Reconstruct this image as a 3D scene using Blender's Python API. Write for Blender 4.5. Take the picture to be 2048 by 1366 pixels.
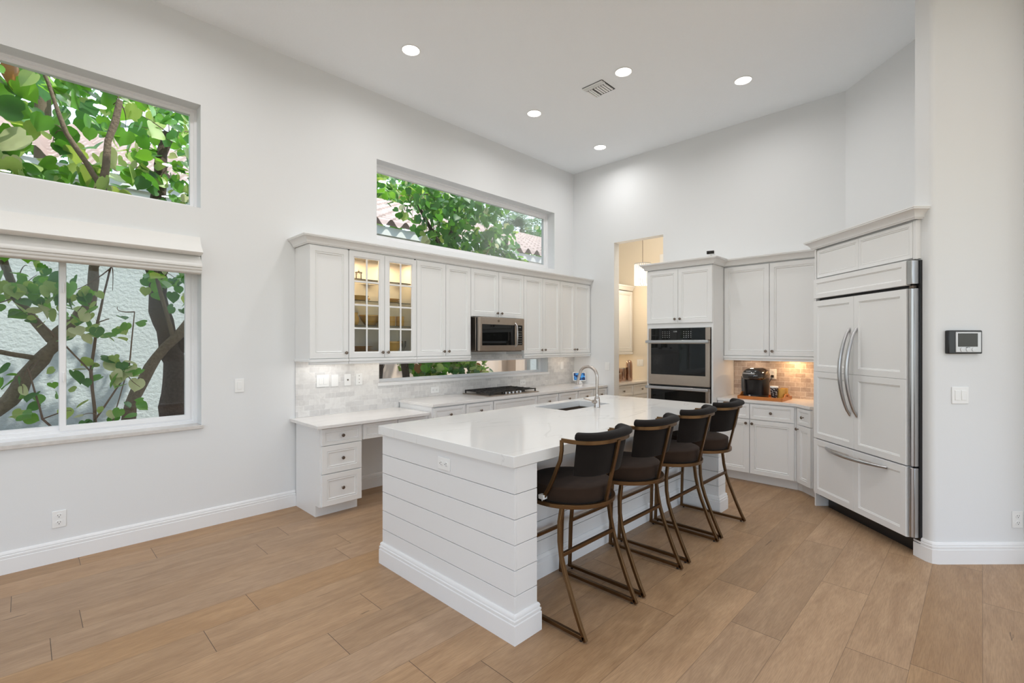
import bpy, bmesh, math, random
from mathutils import Vector, Matrix
R = math.radians
random.seed(7)
for o in list(bpy.data.objects): bpy.data.objects.remove(o)
SC = bpy.context.scene
COL = SC.collection

# ---------------------------------------------------------------- camera
cam_d = bpy.data.cameras.new('camera'); cam = bpy.data.objects.new('camera', cam_d); COL.objects.link(cam)
cam_d.sensor_width = 36.0; cam_d.lens = 958.0 / 2048 * 36
cam_d.shift_y = 4.0 / 2048
cam_d.clip_start = 0.05; cam_d.clip_end = 200
cam.location = (0, 0, 1.53)
cam.rotation_euler = (R(90), 0, math.atan2(0.7004, 0.7137) - R(90))
SC.camera = cam
# ---------------------------------------------------------------- colour management
SC.view_settings.view_transform = 'Standard'; SC.view_settings.look = 'None'
SC.view_settings.gamma = 1; SC.view_settings.use_curve_mapping = False
SC.view_settings.exposure = 0.08
# ---------------------------------------------------------------- world and sun
W = bpy.data.worlds.new('world'); SC.world = W; W.use_nodes = True
nt = W.node_tree; nt.nodes.clear()
sky = nt.nodes.new('ShaderNodeTexSky'); sky.sky_type = 'NISHITA'; sky.sun_disc = False
sky.sun_elevation = R(60); sky.sun_rotation = R(60); sky.air_density = 1.0; sky.dust_density = 1.5
hs = nt.nodes.new('ShaderNodeHueSaturation'); hs.inputs['Saturation'].default_value = 0.62
bg = nt.nodes.new('ShaderNodeBackground'); bg.inputs['Strength'].default_value = 0.50
wo = nt.nodes.new('ShaderNodeOutputWorld')
nt.links.new(sky.outputs[0], hs.inputs['Color']); nt.links.new(hs.outputs[0], bg.inputs[0]); nt.links.new(bg.outputs[0], wo.inputs[0])
sd = bpy.data.lights.new('sun', 'SUN'); sd.energy = 5.0; sd.angle = R(1.0); sd.color = (1, .96, .88)
sun = bpy.data.objects.new('sun', sd); COL.objects.link(sun)
sun.rotation_euler = Vector((.32, -.46, 1.0)).to_track_quat('Z', 'Y').to_euler()
SC.cycles.max_bounces = 10; SC.cycles.diffuse_bounces = 5; SC.cycles.glossy_bounces = 4
SC.cycles.transparent_max_bounces = 16; SC.cycles.transmission_bounces = 6
SC.cycles.sample_clamp_indirect = 6; SC.cycles.use_denoising = True
SC.cycles.caustics_reflective = False; SC.cycles.caustics_refractive = False

# room dimensions (metres)
YW = 4.633          # inner face of window wall
XB = 6.117          # inner face of back wall
H = 4.215           # ceiling
CAN_AND_FILL_POS = [(2.48, 3.73), (4.17, 3.73), (5.52, 3.73), (4.15, 2.53), (5.14, 1.74),
           (0.8, 3.73), (-0.9, 3.73), (2.4, 2.5), (0.6, 2.5), (-1.2, 2.5), (3.3, 1.0), (1.5, 0.9), (-0.6, 0.8),  # from this row on: unseen lamps without fixtures, added for even fill light
           (3.6, -0.9), (1.8, -1.0), (-0.2, -1.2), (3.9, -2.8), (1.6, -3.0), (-1.0, -3.0), (5.6, -3.2)]
CAN_AND_FILL_W = 7.0

# ---------------------------------------------------------------- materials
def new_mat(name):
    m = bpy.data.materials.new(name); m.use_nodes = True
    n = m.node_tree.nodes; b = n['Principled BSDF']
    return m, m.node_tree, b
def L(t, a, b): t.links.new(a, b)
def simple(name, col, rough=.5, metal=0, spec=.5, coat=0, bump=0, bscale=200, sheen=0, emis=None, es=0, noise=0):
    m, t, b = new_mat(name)
    b.inputs['Base Color'].default_value = (*col, 1); b.inputs['Roughness'].default_value = rough
    b.inputs['Metallic'].default_value = metal; b.inputs['Specular IOR Level'].default_value = spec
    b.inputs['Coat Weight'].default_value = coat; b.inputs['Sheen Weight'].default_value = sheen
    if emis: b.inputs['Emission Color'].default_value = (*emis, 1); b.inputs['Emission Strength'].default_value = es
    if bump or noise:
        tc = t.nodes.new('ShaderNodeTexCoord'); nz = t.nodes.new('ShaderNodeTexNoise')
        nz.inputs['Scale'].default_value = bscale; nz.inputs['Detail'].default_value = 4
        L(t, tc.outputs['Object'], nz.inputs['Vector'])
    if bump:
        bp = t.nodes.new('ShaderNodeBump'); bp.inputs['Strength'].default_value = bump; bp.inputs['Distance'].default_value = .01
        L(t, nz.outputs['Fac'], bp.inputs['Height']); L(t, bp.outputs[0], b.inputs['Normal'])
    if noise:
        mx = t.nodes.new('ShaderNodeMixRGB'); mx.inputs[1].default_value = (*[c * (1 - noise) for c in col], 1)
        mx.inputs[2].default_value = (*[min(1, c * (1 + noise)) for c in col], 1)
        L(t, nz.outputs['Fac'], mx.inputs[0]); L(t, mx.outputs[0], b.inputs['Base Color'])
    return m
M = {}
M['wall'] = simple('wall_paint', (.775, .785, .79), .75, bump=.03, bscale=90)
M['yellow_wall'] = simple('pantry_yellow_paint', (.80, .72, .60), .7)
M['ceiling'] = simple('ceiling_paint', (.90, .93, .955), .85, bump=.25, bscale=60)
M['trim'] = simple('trim_paint', (.84, .84, .84), .35)
M['cab'] = simple('cabinet_paint', (.82, .82, .815), .33)
M['cab_in'] = simple('cabinet_interior', (.82, .81, .79), .5)
M['ship'] = simple('shiplap_paint', (.80, .80, .80), .4)
M['dark_gap'] = simple('dark_gap', (.02, .02, .02), .9)
M['steel'] = simple('stainless_steel', (.42, .355, .30), .30, 1.0, noise=.06, bscale=30)
M['chrome'] = simple('satin_chrome', (.50, .50, .51), .28, 1.0)
M['nickel'] = simple('brushed_nickel', (.50, .45, .41), .27, 1.0)
M['knob'] = simple('aged_nickel_knob', (.20, .16, .13), .3, .9)
M['black_glass'] = simple('black_oven_glass', (.004, .004, .004), .03, 0, .35)
M['black'] = simple('black_plastic', (.012, .012, .013), .3)
M['gloss_black'] = simple('glossy_black_plastic', (.008, .007, .007), .07, coat=1)
M['iron'] = simple('cast_iron', (.02, .018, .017), .5)
M['plate'] = simple('white_plastic_plate', (.86, .86, .85), .3)
M['plate_dark'] = simple('outlet_slots', (.05, .05, .05), .5)
M['bronze'] = simple('bronze_metal', (.145, .080, .034), .30, .85, noise=.25, bscale=14)
M['velvet'] = simple('dark_velvet', (.0105, .0080, .0068), .85, 0, .12, sheen=.06, noise=.35, bscale=9)
M['velvet_seat'] = simple('brown_velvet', (.034, .020, .013), .85, 0, .12, sheen=.05, noise=.35, bscale=7)
M['yellow'] = simple('yellow_ceramic', (.72, .43, .10), .3)
M['orange_wood'] = simple('orange_wood', (.50, .17, .035), .35, noise=.3, bscale=12)
M['white_fabric'] = simple('blind_fabric', (.80, .79, .77), .9, bump=.15, bscale=400)
M['vinyl'] = simple('white_vinyl', (.86, .86, .87), .3)
M['screen_grey'] = simple('monitor_screen', (.035, .035, .03), .2)
M['silver'] = simple('silver_plastic', (.60, .60, .60), .35, .3)
M['lens'] = simple('lamp_lens', (1, 1, 1), .5, emis=(1, .96, .88), es=6)
M['warm_lens'] = simple('warm_puck_lens', (1, 1, 1), .5, emis=(1, .72, .42), es=8)
M['stucco'] = simple('white_stucco', (.50, .545, .55), .9, bump=1.0, bscale=28)
M['beige'] = simple('beige_stucco', (.70, .56, .47), .9, bump=.4, bscale=60)
M['fascia'] = simple('white_fascia', (.80, .80, .78), .6)
M['roof'] = simple('clay_roof_tile', (.47, .37, .33), .8, noise=.35, bscale=3)
M['soil'] = simple('mulch_ground', (.13, .10, .07), .95, bump=.8, bscale=20, noise=.4)
M['lawn'] = simple('garden_ground', (.30, .30, .25), .95, noise=.2, bscale=3)
M['bark_dark'] = simple('dark_bark', (.075, .05, .038), .9, bump=1.0, bscale=45, noise=.5)
M['bark'] = simple('grey_brown_bark', (.17, .125, .085), .85, bump=.8, bscale=50, noise=.5)
M['stem'] = simple('thin_brown_stem', (.15, .09, .06), .7)
M['copper'] = simple('copper_metal', (.42, .28, .22), .15, 1.0)
M['marble_sill'] = simple('grey_marble_sill', (.62, .59, .56), .3, noise=.25, bscale=18)

def leaf_mat(name, col, tr):
    m = bpy.data.materials.new(name); m.use_nodes = True; t = m.node_tree; t.nodes.clear()
    d = t.nodes.new('ShaderNodeBsdfPrincipled'); d.inputs['Roughness'].default_value = .36
    tl = t.nodes.new('ShaderNodeBsdfTranslucent'); mx = t.nodes.new('ShaderNodeMixShader'); o = t.nodes.new('ShaderNodeOutputMaterial')
    tc = t.nodes.new('ShaderNodeTexCoord'); nz = t.nodes.new('ShaderNodeTexNoise'); nz.inputs['Scale'].default_value = 9
    L(t, tc.outputs['Object'], nz.inputs['Vector'])
    c = t.nodes.new('ShaderNodeMixRGB'); c.inputs[1].default_value = (*[x * .6 for x in col], 1); c.inputs[2].default_value = (*[min(1, x * 1.35) for x in col], 1)
    L(t, nz.outputs['Fac'], c.inputs[0]); L(t, c.outputs[0], d.inputs['Base Color'])
    tl.inputs[0].default_value = (*tr, 1); mx.inputs[0].default_value = .34
    L(t, d.outputs[0], mx.inputs[1]); L(t, tl.outputs[0], mx.inputs[2]); L(t, mx.outputs[0], o.inputs[0])
    return m
M['leaf_dark'] = leaf_mat('dark_green_leaf', (.045, .15, .035), (.14, .42, .03))
M['leaf_mid'] = leaf_mat('mid_green_leaf', (.10, .28, .04), (.30, .66, .04))
M['leaf_light'] = leaf_mat('light_green_leaf', (.33, .46, .15), (.60, .75, .12))
M['leaf_pale'] = leaf_mat('pale_cream_leaf', (.60, .62, .36), (.70, .72, .30))
M['leaf_brown'] = leaf_mat('orange_brown_leaf', (.40, .16, .05), (.55, .22, .04))
M['palm_leaf'] = leaf_mat('blue_green_palm_leaf', (.10, .20, .12), (.25, .42, .18))

def glass_mat(name, tint, gl=.08, rough=.0):
    m = bpy.data.materials.new(name); m.use_nodes = True; t = m.node_tree; t.nodes.clear()
    tr = t.nodes.new('ShaderNodeBsdfTransparent'); tr.inputs[0].default_value = (*tint, 1)
    g = t.nodes.new('ShaderNodeBsdfGlossy'); g.inputs['Roughness'].default_value = rough
    fr = t.nodes.new('ShaderNodeFresnel'); fr.inputs[0].default_value = 1.45
    ml = t.nodes.new('ShaderNodeMath'); ml.operation = 'MULTIPLY'; ml.inputs[1].default_value = gl / .04 * .5
    mx = t.nodes.new('ShaderNodeMixShader'); o = t.nodes.new('ShaderNodeOutputMaterial')
    L(t, fr.outputs[0], ml.inputs[0]); L(t, ml.outputs[0], mx.inputs[0]); L(t, tr.outputs[0], mx.inputs[1]); L(t, g.outputs[0], mx.inputs[2]); L(t, mx.outputs[0], o.inputs[0])
    return m
M['glass'] = glass_mat('window_glass', (.97, .99, .985), .03)
M['pane'] = glass_mat('cabinet_glass', (.93, .94, .93), .06)
M['shelf_glass'] = glass_mat('shelf_glass', (.90, .94, .92), .10)
M['crystal'] = simple('crystal_glass', (.85, .85, .85), .1, 0, .8, emis=(1, .97, .92), es=.35)
M['clear'] = glass_mat('clear_glassware', (.86, .86, .85), .25)

def floor_mat():
    m, t, b = new_mat('oak_plank_floor')
    N = t.nodes.new
    tc = N('ShaderNodeTexCoord'); sp = N('ShaderNodeSeparateXYZ'); L(t, tc.outputs['Object'], sp.inputs[0])
    def math_(op, a, c=None, d=None):
        n = N('ShaderNodeMath'); n.operation = op
        for i, v in enumerate((a, c, d)):
            if v is None: continue
            if isinstance(v, (int, float)): n.inputs[i].default_value = v
            else: L(t, v, n.inputs[i])
        return n.outputs[0]
    PW, PL = .2468, 1.533
    row = math_('DIVIDE', math_('SUBTRACT', sp.outputs[1], 3.70 - 40 * PW), PW)
    ri = math_('FLOOR', row); rf = math_('FRACT', row)
    wn = N('ShaderNodeTexWhiteNoise'); wn.noise_dimensions = '1D'; L(t, ri, wn.inputs['W'])
    # where the butt joints of each row fall, as laid
    joints = {3: .274, 2: .665, 1: -.053, 0: 1.24, -1: .223, -2: .095, -3: .947, -4: .67, -5: 1.44, -6: 1.124, -7: .35, -8: 1.30, -9: 4.61, -10: 2.555, -11: 3.156, -12: 2.728, -13: 3.6, -14: 2.9, -15: 4.5, -16: 3.965, -17: 2.6, -18: 3.3}
    jr = N('ShaderNodeValToRGB'); jr.color_ramp.interpolation = 'CONSTANT'; je = jr.color_ramp.elements
    for q_, row_ in enumerate(range(-18, 4)):
        off_ = ((-30 - joints[row_]) % PL) / PL; pos = (row_ + 18) / 22
        el = je[0] if q_ == 0 else (je[1] if q_ == 1 else je.new(pos)); el.position = pos; el.color = (off_, off_, off_, 1)
    L(t, math_('DIVIDE', math_('ADD', ri, -22 + .3), 22), jr.inputs[0])
    xs = math_('DIVIDE', math_('ADD', math_('ADD', sp.outputs[0], 30), math_('MULTIPLY', jr.outputs[0], PL)), PL)
    xi = math_('FLOOR', xs); xf = math_('FRACT', xs)
    cb = N('ShaderNodeCombineXYZ'); L(t, ri, cb.inputs[0]); L(t, xi, cb.inputs[1])
    w2 = N('ShaderNodeTexWhiteNoise'); w2.noise_dimensions = '3D'; L(t, cb.outputs[0], w2.inputs['Vector'])
    # seams
    e1 = math_('MULTIPLY', math_('MINIMUM', rf, math_('SUBTRACT', 1.0, rf)), PW)
    e2 = math_('MULTIPLY', math_('MINIMUM', xf, math_('SUBTRACT', 1.0, xf)), PL)
    s1 = math_('MULTIPLY', math_('LESS_THAN', e1, .0013), .5)
    s2 = math_('MULTIPLY', math_('LESS_THAN', e2, .0015), .92)
    seam = math_('MAXIMUM', s1, s2)
    # grain
    mp = N('ShaderNodeMapping'); mp.inputs['Scale'].default_value = (.9, 5, 1)
    off = N('ShaderNodeVectorMath'); off.operation = 'MULTIPLY_ADD'; off.inputs[1].default_value = (17, 23, 5)
    L(t, w2.outputs['Color'], off.inputs[0]); L(t, tc.outputs['Object'], off.inputs[2]); L(t, off.outputs[0], mp.inputs[0])
    n1 = N('ShaderNodeTexNoise'); n1.inputs['Scale'].default_value = 2.2; n1.inputs['Detail'].default_value = 8; n1.inputs['Roughness'].default_value = .6
    n1.inputs['Distortion'].default_value = 1.2; L(t, mp.outputs[0], n1.inputs['Vector'])
    mp2 = N('ShaderNodeMapping'); mp2.inputs['Scale'].default_value = (5, 95, 1); L(t, off.outputs[0], mp2.inputs[0])
    n2 = N('ShaderNodeTexNoise'); n2.inputs['Scale'].default_value = 3; n2.inputs['Detail'].default_value = 5; L(t, mp2.outputs[0], n2.inputs['Vector'])
    cr = N('ShaderNodeValToRGB'); e = cr.color_ramp.elements
    e[0].position = .22; e[0].color = (.325, .193, .102, 1); e[1].position = .78; e[1].color = (.485, .315, .178, 1)
    L(t, n1.outputs['Fac'], cr.inputs[0])
    g2 = N('ShaderNodeMixRGB'); g2.blend_type = 'MULTIPLY'; g2.inputs[0].default_value = .42
    c2 = N('ShaderNodeValToRGB'); c2.color_ramp.elements[0].position = .35; c2.color_ramp.elements[0].color = (.55, .52, .5, 1)
    c2.color_ramp.elements[1].position = .6; c2.color_ramp.elements[1].color = (1, 1, 1, 1)
    L(t, n2.outputs['Fac'], c2.inputs[0]); L(t, cr.outputs[0], g2.inputs[1]); L(t, c2.outputs[0], g2.inputs[2])
    g3 = N('ShaderNodeHueSaturation'); L(t, g2.outputs[0], g3.inputs['Color'])
    L(t, math_('ADD', math_('MULTIPLY', w2.outputs['Value'], .20), .90), g3.inputs['Value'])
    L(t, math_('ADD', math_('MULTIPLY', wn.outputs['Value'], .2), .88), g3.inputs['Saturation'])
    # short dark checks and knots
    mp3 = N('ShaderNodeMapping'); mp3.inputs['Scale'].default_value = (1.6, 22, 1); L(t, off.outputs[0], mp3.inputs[0])
    n3 = N('ShaderNodeTexNoise'); n3.inputs['Scale'].default_value = 1.7; n3.inputs['Detail'].default_value = 3; L(t, mp3.outputs[0], n3.inputs['Vector'])
    chk = math_('MULTIPLY', math_('GREATER_THAN', n3.outputs['Fac'], .745), .6)
    dk = N('ShaderNodeMixRGB'); dk.inputs[2].default_value = (.05, .028, .018, 1); L(t, g3.outputs[0], dk.inputs[1])
    L(t, math_('MAXIMUM', seam, chk), dk.inputs[0]); L(t, dk.outputs[0], b.inputs['Base Color'])
    b.inputs['Roughness'].default_value = .42; b.inputs['Specular IOR Level'].default_value = .4
    bp = N('ShaderNodeBump'); bp.inputs['Strength'].default_value = .12; bp.inputs['Distance'].default_value = .004
    L(t, math_('SUBTRACT', n2.outputs['Fac'], seam), bp.inputs['Height']); L(t, bp.outputs[0], b.inputs['Normal'])
    return m
M['floor'] = floor_mat()

def quartz_mat(name, base, vein, amount, rough):
    m, t, b = new_mat(name); N = t.nodes.new
    tc = N('ShaderNodeTexCoord'); mp = N('ShaderNodeMapping'); mp.inputs['Scale'].default_value = (.35, 1.3, 1); mp.inputs['Rotation'].default_value = (0, 0, R(25))
    L(t, tc.outputs['Object'], mp.inputs[0])
    n = N('ShaderNodeTexNoise'); n.inputs['Scale'].default_value = 1.6; n.inputs['Detail'].default_value = 6; n.inputs['Distortion'].default_value = .6; L(t, mp.outputs[0], n.inputs['Vector'])
    s = N('ShaderNodeMath'); s.operation = 'SUBTRACT'; s.inputs[1].default_value = .5; L(t, n.outputs['Fac'], s.inputs[0])
    a = N('ShaderNodeMath'); a.operation = 'ABSOLUTE'; L(t, s.outputs[0], a.inputs[0])
    r = N('ShaderNodeValToRGB'); r.color_ramp.elements[0].position = 0; r.color_ramp.elements[0].color = (*vein, 1)
    r.color_ramp.elements[1].position = amount; r.color_ramp.elements[1].color = (*base, 1)
    L(t, a.outputs[0], r.inputs[0])
    n2 = N('ShaderNodeTexNoise'); n2.inputs['Scale'].default_value = 1.1; L(t, tc.outputs['Object'], n2.inputs['Vector'])
    mx = N('ShaderNodeMixRGB'); mx.inputs[1].default_value = (*base, 1); L(t, r.outputs[0], mx.inputs[2]); L(t, n2.outputs['Fac'], mx.inputs[0])
    L(t, mx.outputs[0], b.inputs['Base Color']); b.inputs['Roughness'].default_value = rough
    return m
M['quartz'] = quartz_mat('veined_quartz', (.80, .80, .79), (.58, .575, .57), .007, .09)
M['counter'] = quartz_mat('plain_quartz', (.78, .76, .74), (.70, .68, .66), .02, .12)

def tile_mat(name, cols, grout, axis):
    m, t, b = new_mat(name); N = t.nodes.new
    tc = N('ShaderNodeTexCoord'); sp = N('ShaderNodeSeparateXYZ'); cb = N('ShaderNodeCombineXYZ')
    L(t, tc.outputs['Object'], sp.inputs[0]); L(t, sp.outputs[axis], cb.inputs[0]); L(t, sp.outputs[2], cb.inputs[1])
    br = N('ShaderNodeTexBrick'); br.offset = .5; br.inputs['Scale'].default_value = 1; br.inputs['Brick Width'].default_value = .104
    br.inputs['Row Height'].default_value = .052; br.inputs['Mortar Size'].default_value = .0016; br.inputs['Mortar Smooth'].default_value = .1
    br.inputs['Bias'].default_value = 0
    br.inputs['Color1'].default_value = (*cols[0], 1); br.inputs['Color2'].default_value = (*cols[1], 1); br.inputs['Mortar'].default_value = (*grout, 1)
    L(t, cb.outputs[0], br.inputs['Vector'])
    n = N('ShaderNodeTexNoise'); n.inputs['Scale'].default_value = 14; n.inputs['Detail'].default_value = 6; n.inputs['Distortion'].default_value = 1.5; L(t, tc.outputs['Object'], n.inputs['Vector'])
    r = N('ShaderNodeValToRGB'); r.color_ramp.elements[0].position = .35; r.color_ramp.elements[0].color = (*cols[2], 1); r.color_ramp.elements[1].position = .55; r.color_ramp.elements[1].color = (1, 1, 1, 1)
    L(t, n.outputs['Fac'], r.inputs[0])
    mx = N('ShaderNodeMixRGB'); mx.blend_type = 'MULTIPLY'; mx.inputs[0].default_value = .6
    L(t, br.outputs['Color'], mx.inputs[1]); L(t, r.outputs[0], mx.inputs[2]); L(t, mx.outputs[0], b.inputs['Base Color'])
    b.inputs['Roughness'].default_value = .3
    bp = N('ShaderNodeBump'); bp.inputs['Strength'].default_value = .4; bp.inputs['Distance'].default_value = .002; bp.invert = True
    L(t, br.outputs['Fac'], bp.inputs['Height']); L(t, bp.outputs[0], b.inputs['Normal'])
    return m
M['tile'] = tile_mat('white_marble_tile', ((.80, .79, .77), (.64, .63, .62), (.87, .86, .86)), (.82, .81, .80), 0)
M['tile_nook'] = tile_mat('beige_marble_tile', ((.58, .49, .42), (.36, .29, .25), (.74, .68, .66)), (.70, .66, .62), 1)

# ---------------------------------------------------------------- mesh builder
class MB:
    def __init__(s): s.v = []; s.f = []; s.m = []
    def add(s, vs, fs, mi=0):
        k = len(s.v); s.v += [tuple(x) for x in vs]; s.f += [tuple(i + k for i in f) for f in fs]; s.m += [mi] * len(fs)
        return s
    def box(s, x0, x1, y0, y1, z0, z1, mi=0):
        v = [(x, y, z) for z in (z0, z1) for y in (y0, y1) for x in (x0, x1)]
        return s.add(v, [(0, 2, 3, 1), (4, 5, 7, 6), (0, 1, 5, 4), (2, 6, 7, 3), (0, 4, 6, 2), (1, 3, 7, 5)], mi)
    def prism(s, poly, z0, z1, mi=0):
        n = len(poly); v = [(x, y, z0) for x, y in poly] + [(x, y, z1) for x, y in poly]
        f = [tuple(range(n))[::-1], tuple(range(n, 2 * n))] + [(i, (i + 1) % n, n + (i + 1) % n, n + i) for i in range(n)]
        return s.add(v, f, mi)
    def sweep(s, path, prof, closed=False, up=(0, 0, 1), cap=True, scale=None, mi=0):
        """prof: list of (side, up) points, closed section; path: 3D points"""
        P = [Vector(p) for p in path]; n = len(P); k = len(prof); up = Vector(up); vs = []
        for i, p in enumerate(P):
            if closed: a = P[i - 1]; b = P[(i + 1) % n]
            else: a = P[max(i - 1, 0)]; b = P[min(i + 1, n - 1)]
            t1 = (p - a).normalized() if (p - a).length > 1e-9 else None; t2 = (b - p).normalized() if (b - p).length > 1e-9 else None
            t = (t1 + t2).normalized() if t1 and t2 else (t1 or t2)
            sd = t.cross(up)
            if sd.length < 1e-4: sd = t.cross(Vector((0, 1, 0)))
            sd.normalize(); u = sd.cross(t).normalized()
            mit = 1.0
            if t1 and t2:
                c = t1.dot(t); mit = 1 / max(c, .5)
            sc = scale[i] if scale else 1
            for (q, w) in prof:
                wf = 1.0
                vs.append(p + sd * q * sc * (mit if abs((t1 or t).cross(t2 or t).dot(up)) > 1e-6 else 1) + u * w * sc * (mit if t1 and t2 and abs((t1).cross(t2).dot(sd)) > 1e-6 else 1))
        fs = []
        for i in range(n if closed else n - 1):
            j = (i + 1) % n
            for a in range(k):
                b = (a + 1) % k
                fs.append((i * k + a, i * k + b, j * k + b, j * k + a))
        if cap and not closed:
            fs.append(tuple(range(k))[::-1]); fs.append(tuple((n - 1) * k + a for a in range(k)))
        return s.add(vs, fs, mi)
    def tube(s, path, r, seg=12, closed=False, r1=None, mi=0):
        P = [Vector(p) for p in path]; n = len(P)
        rad = list(r) if isinstance(r, (list, tuple)) else [r + ((r if r1 is None else r1) - r) * i / (n - 1) for i in range(n)]
        T = []
        for i in range(n):
            a = P[i - 1] if (i or closed) else P[0]; b = P[(i + 1) % n] if (i < n - 1 or closed) else P[-1]
            T.append((b - a).normalized())
        u = T[0].orthogonal().normalized(); vs = []
        for i in range(n):                      # frames carried along the path, so the section never flips
            if i: u = (u - T[i] * u.dot(T[i])).normalized()
            w = T[i].cross(u)
            for a in range(seg): th = 2 * math.pi * a / seg; vs.append(P[i] + (u * math.cos(th) + w * math.sin(th)) * rad[i])
        fs = [(i * seg + a, i * seg + (a + 1) % seg, ((i + 1) % n) * seg + (a + 1) % seg, ((i + 1) % n) * seg + a) for i in range(n if closed else n - 1) for a in range(seg)]
        if not closed: fs += [tuple(range(seg))[::-1], tuple((n - 1) * seg + a for a in range(seg))]
        return s.add(vs, fs, mi)
    def bar(s, path, w, h=None, closed=False, up=(0, 0, 1)):
        h = h or w; return s.sweep(path, [(-w / 2, -h / 2), (w / 2, -h / 2), (w / 2, h / 2), (-w / 2, h / 2)], closed, up)
    def lathe(s, prof, c=(0, 0, 0), seg=24, axis='z', mi=0, capb=True, capt=True):
        vs = []; k = len(prof); c = Vector(c)
        for (r, z) in prof:
            for a in range(seg):
                th = 2 * math.pi * a / seg; x, y = r * math.cos(th), r * math.sin(th)
                p = {'z': (x, y, z), 'y': (x, z, -y), 'x': (z, x, y)}[axis]
                vs.append(c + Vector(p))
        fs = [(i * seg + a, i * seg + (a + 1) % seg, (i + 1) * seg + (a + 1) % seg, (i + 1) * seg + a) for i in range(k - 1) for a in range(seg)]
        if capb and prof[0][0] > 1e-6: fs.append(tuple(range(seg))[::-1])
        if capt and prof[-1][0] > 1e-6: fs.append(tuple((k - 1) * seg + a for a in range(seg)))
        return s.add(vs, fs, mi)
    def rings(s, x0, x1, z0, z1, prof, cap=True, back=None, mi=0):
        """rectangular rings in local XZ; prof = [(inset, y)...] from the outside inward"""
        vs = []
        for (i, y) in prof: vs += [(x0 + i, y, z0 + i), (x1 - i, y, z0 + i), (x1 - i, y, z1 - i), (x0 + i, y, z1 - i)]
        fs = [(r * 4 + a, r * 4 + (a + 1) % 4, (r + 1) * 4 + (a + 1) % 4, (r + 1) * 4 + a) for r in range(len(prof) - 1) for a in range(4)]
        if cap: fs.append(tuple((len(prof) - 1) * 4 + a for a in range(4)))
        if back is not None: fs.append((3, 2, 1, 0))
        return s.add(vs, fs, mi)
    def xf(s, mat):
        s.v = [tuple(mat @ Vector(p)) for p in s.v]; return s
    def build(s, name, mat, parent=None, bevel=0, seg=2, smooth=True, loc=None, sharp=38):
        me = bpy.data.meshes.new(name); me.from_pydata(s.v, [], s.f)
        mats = mat if isinstance(mat, (list, tuple)) else [mat]
        for q in mats: me.materials.append(M[q] if isinstance(q, str) else q)
        if len(mats) > 1: me.polygons.foreach_set('material_index', s.m)
        bm = bmesh.new(); bm.from_mesh(me); bmesh.ops.remove_doubles(bm, verts=bm.verts, dist=1e-5)
        if len(bm.faces) < 40000: bmesh.ops.recalc_face_normals(bm, faces=bm.faces)
        if smooth:
            for e in bm.edges:
                e.smooth = len(e.link_faces) == 2 and e.calc_face_angle(0) < R(sharp)
            for f in bm.faces: f.smooth = True
        bm.to_mesh(me); bm.free()
        o = bpy.data.objects.new(name, me); COL.objects.link(o)
        if parent: o.parent = parent
        if loc: o.location = loc
        if bevel:
            b = o.modifiers.new('bevel', 'BEVEL'); b.width = bevel; b.segments = seg; b.limit_method = 'ANGLE'; b.angle_limit = R(50); b.harden_normals = False
        return o
def tag(o, label=None, cat=None, group=None, kind=None):
    for k, v in (('label', label), ('category', cat), ('group', group), ('kind', kind)):
        if v: o[k] = v
    return o
def thing(name, label, cat, loc=(0, 0, 0), rz=0, group=None):
    o = bpy.data.objects.new(name, None); COL.objects.link(o); o.location = loc; o.rotation_euler = (0, 0, rz); o.empty_display_size = .1
    return tag(o, label, cat, group)
def dup(root, loc=None, rz=None, label=None, parent=None):
    c = root.copy(); COL.objects.link(c)
    if parent: c.parent = parent
    if loc is not None: c.location = loc
    if rz is not None: c.rotation_euler = (0, 0, rz)
    if label: c['label'] = label
    for ch in list(root.children): dup(ch, parent=c)
    return c
def struct(name, mb, mat, parent=None, **k):
    o = mb.build(name, mat, parent, **k)
    if not parent: o['kind'] = 'structure'
    return o
def text(name, s, size, mat, parent, mtx, extrude=.0006):
    cu = bpy.data.curves.new(name, 'FONT'); cu.body = s; cu.size = size; cu.extrude = extrude; cu.align_x = 'CENTER'; cu.align_y = 'CENTER'; cu.resolution_u = 3
    tmp = bpy.data.objects.new('tmp', cu); COL.objects.link(tmp)
    dg = bpy.context.evaluated_depsgraph_get(); me = bpy.data.meshes.new_from_object(tmp.evaluated_get(dg))
    bpy.data.objects.remove(tmp); me.materials.clear(); me.materials.append(M[mat])
    o = bpy.data.objects.new(name, me); COL.objects.link(o); o.parent = parent; o.matrix_local = mtx
    return o
FACE_FRONT = Matrix.Rotation(R(90), 4, 'X')     # text lying in XY stands up, facing local -Y

# ---------------------------------------------------------------- room shell
def wall_with_holes(u0, u1, z0, z1, holes):
    """cells (u0,u1,z0,z1) of a wall face left after cutting holes"""
    us = sorted({u0, u1} | {h[0] for h in holes} | {h[1] for h in holes}); zs = sorted({z0, z1} | {h[2] for h in holes} | {h[3] for h in holes})
    us = [u for u in us if u0 <= u <= u1]; zs = [z for z in zs if z0 <= z <= z1]; out = []
    for a, b in zip(us, us[1:]):
        for c, d in zip(zs, zs[1:]):
            mu, mz = (a + b) / 2, (c + d) / 2
            if not any(h[0] < mu < h[1] and h[2] < mz < h[3] for h in holes): out.append((a, b, c, d))
    return out
XL, YR, XR = -3.2, -4.6, 7.6
WIN = dict(upper=(-1.7, 1.029, 2.656, 3.512), lower=(-1.7, 1.033, .853, 2.30), clere=(2.65, 5.64, 2.655, 3.51), slit=(2.672, 5.475, 1.106, 1.325))
mb = MB()
HOLES = [WIN['upper'], (-1.7, 1.033, .8255, 2.30), WIN['clere'], (2.672, 5.475, 1.0785, 1.325)]
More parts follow.
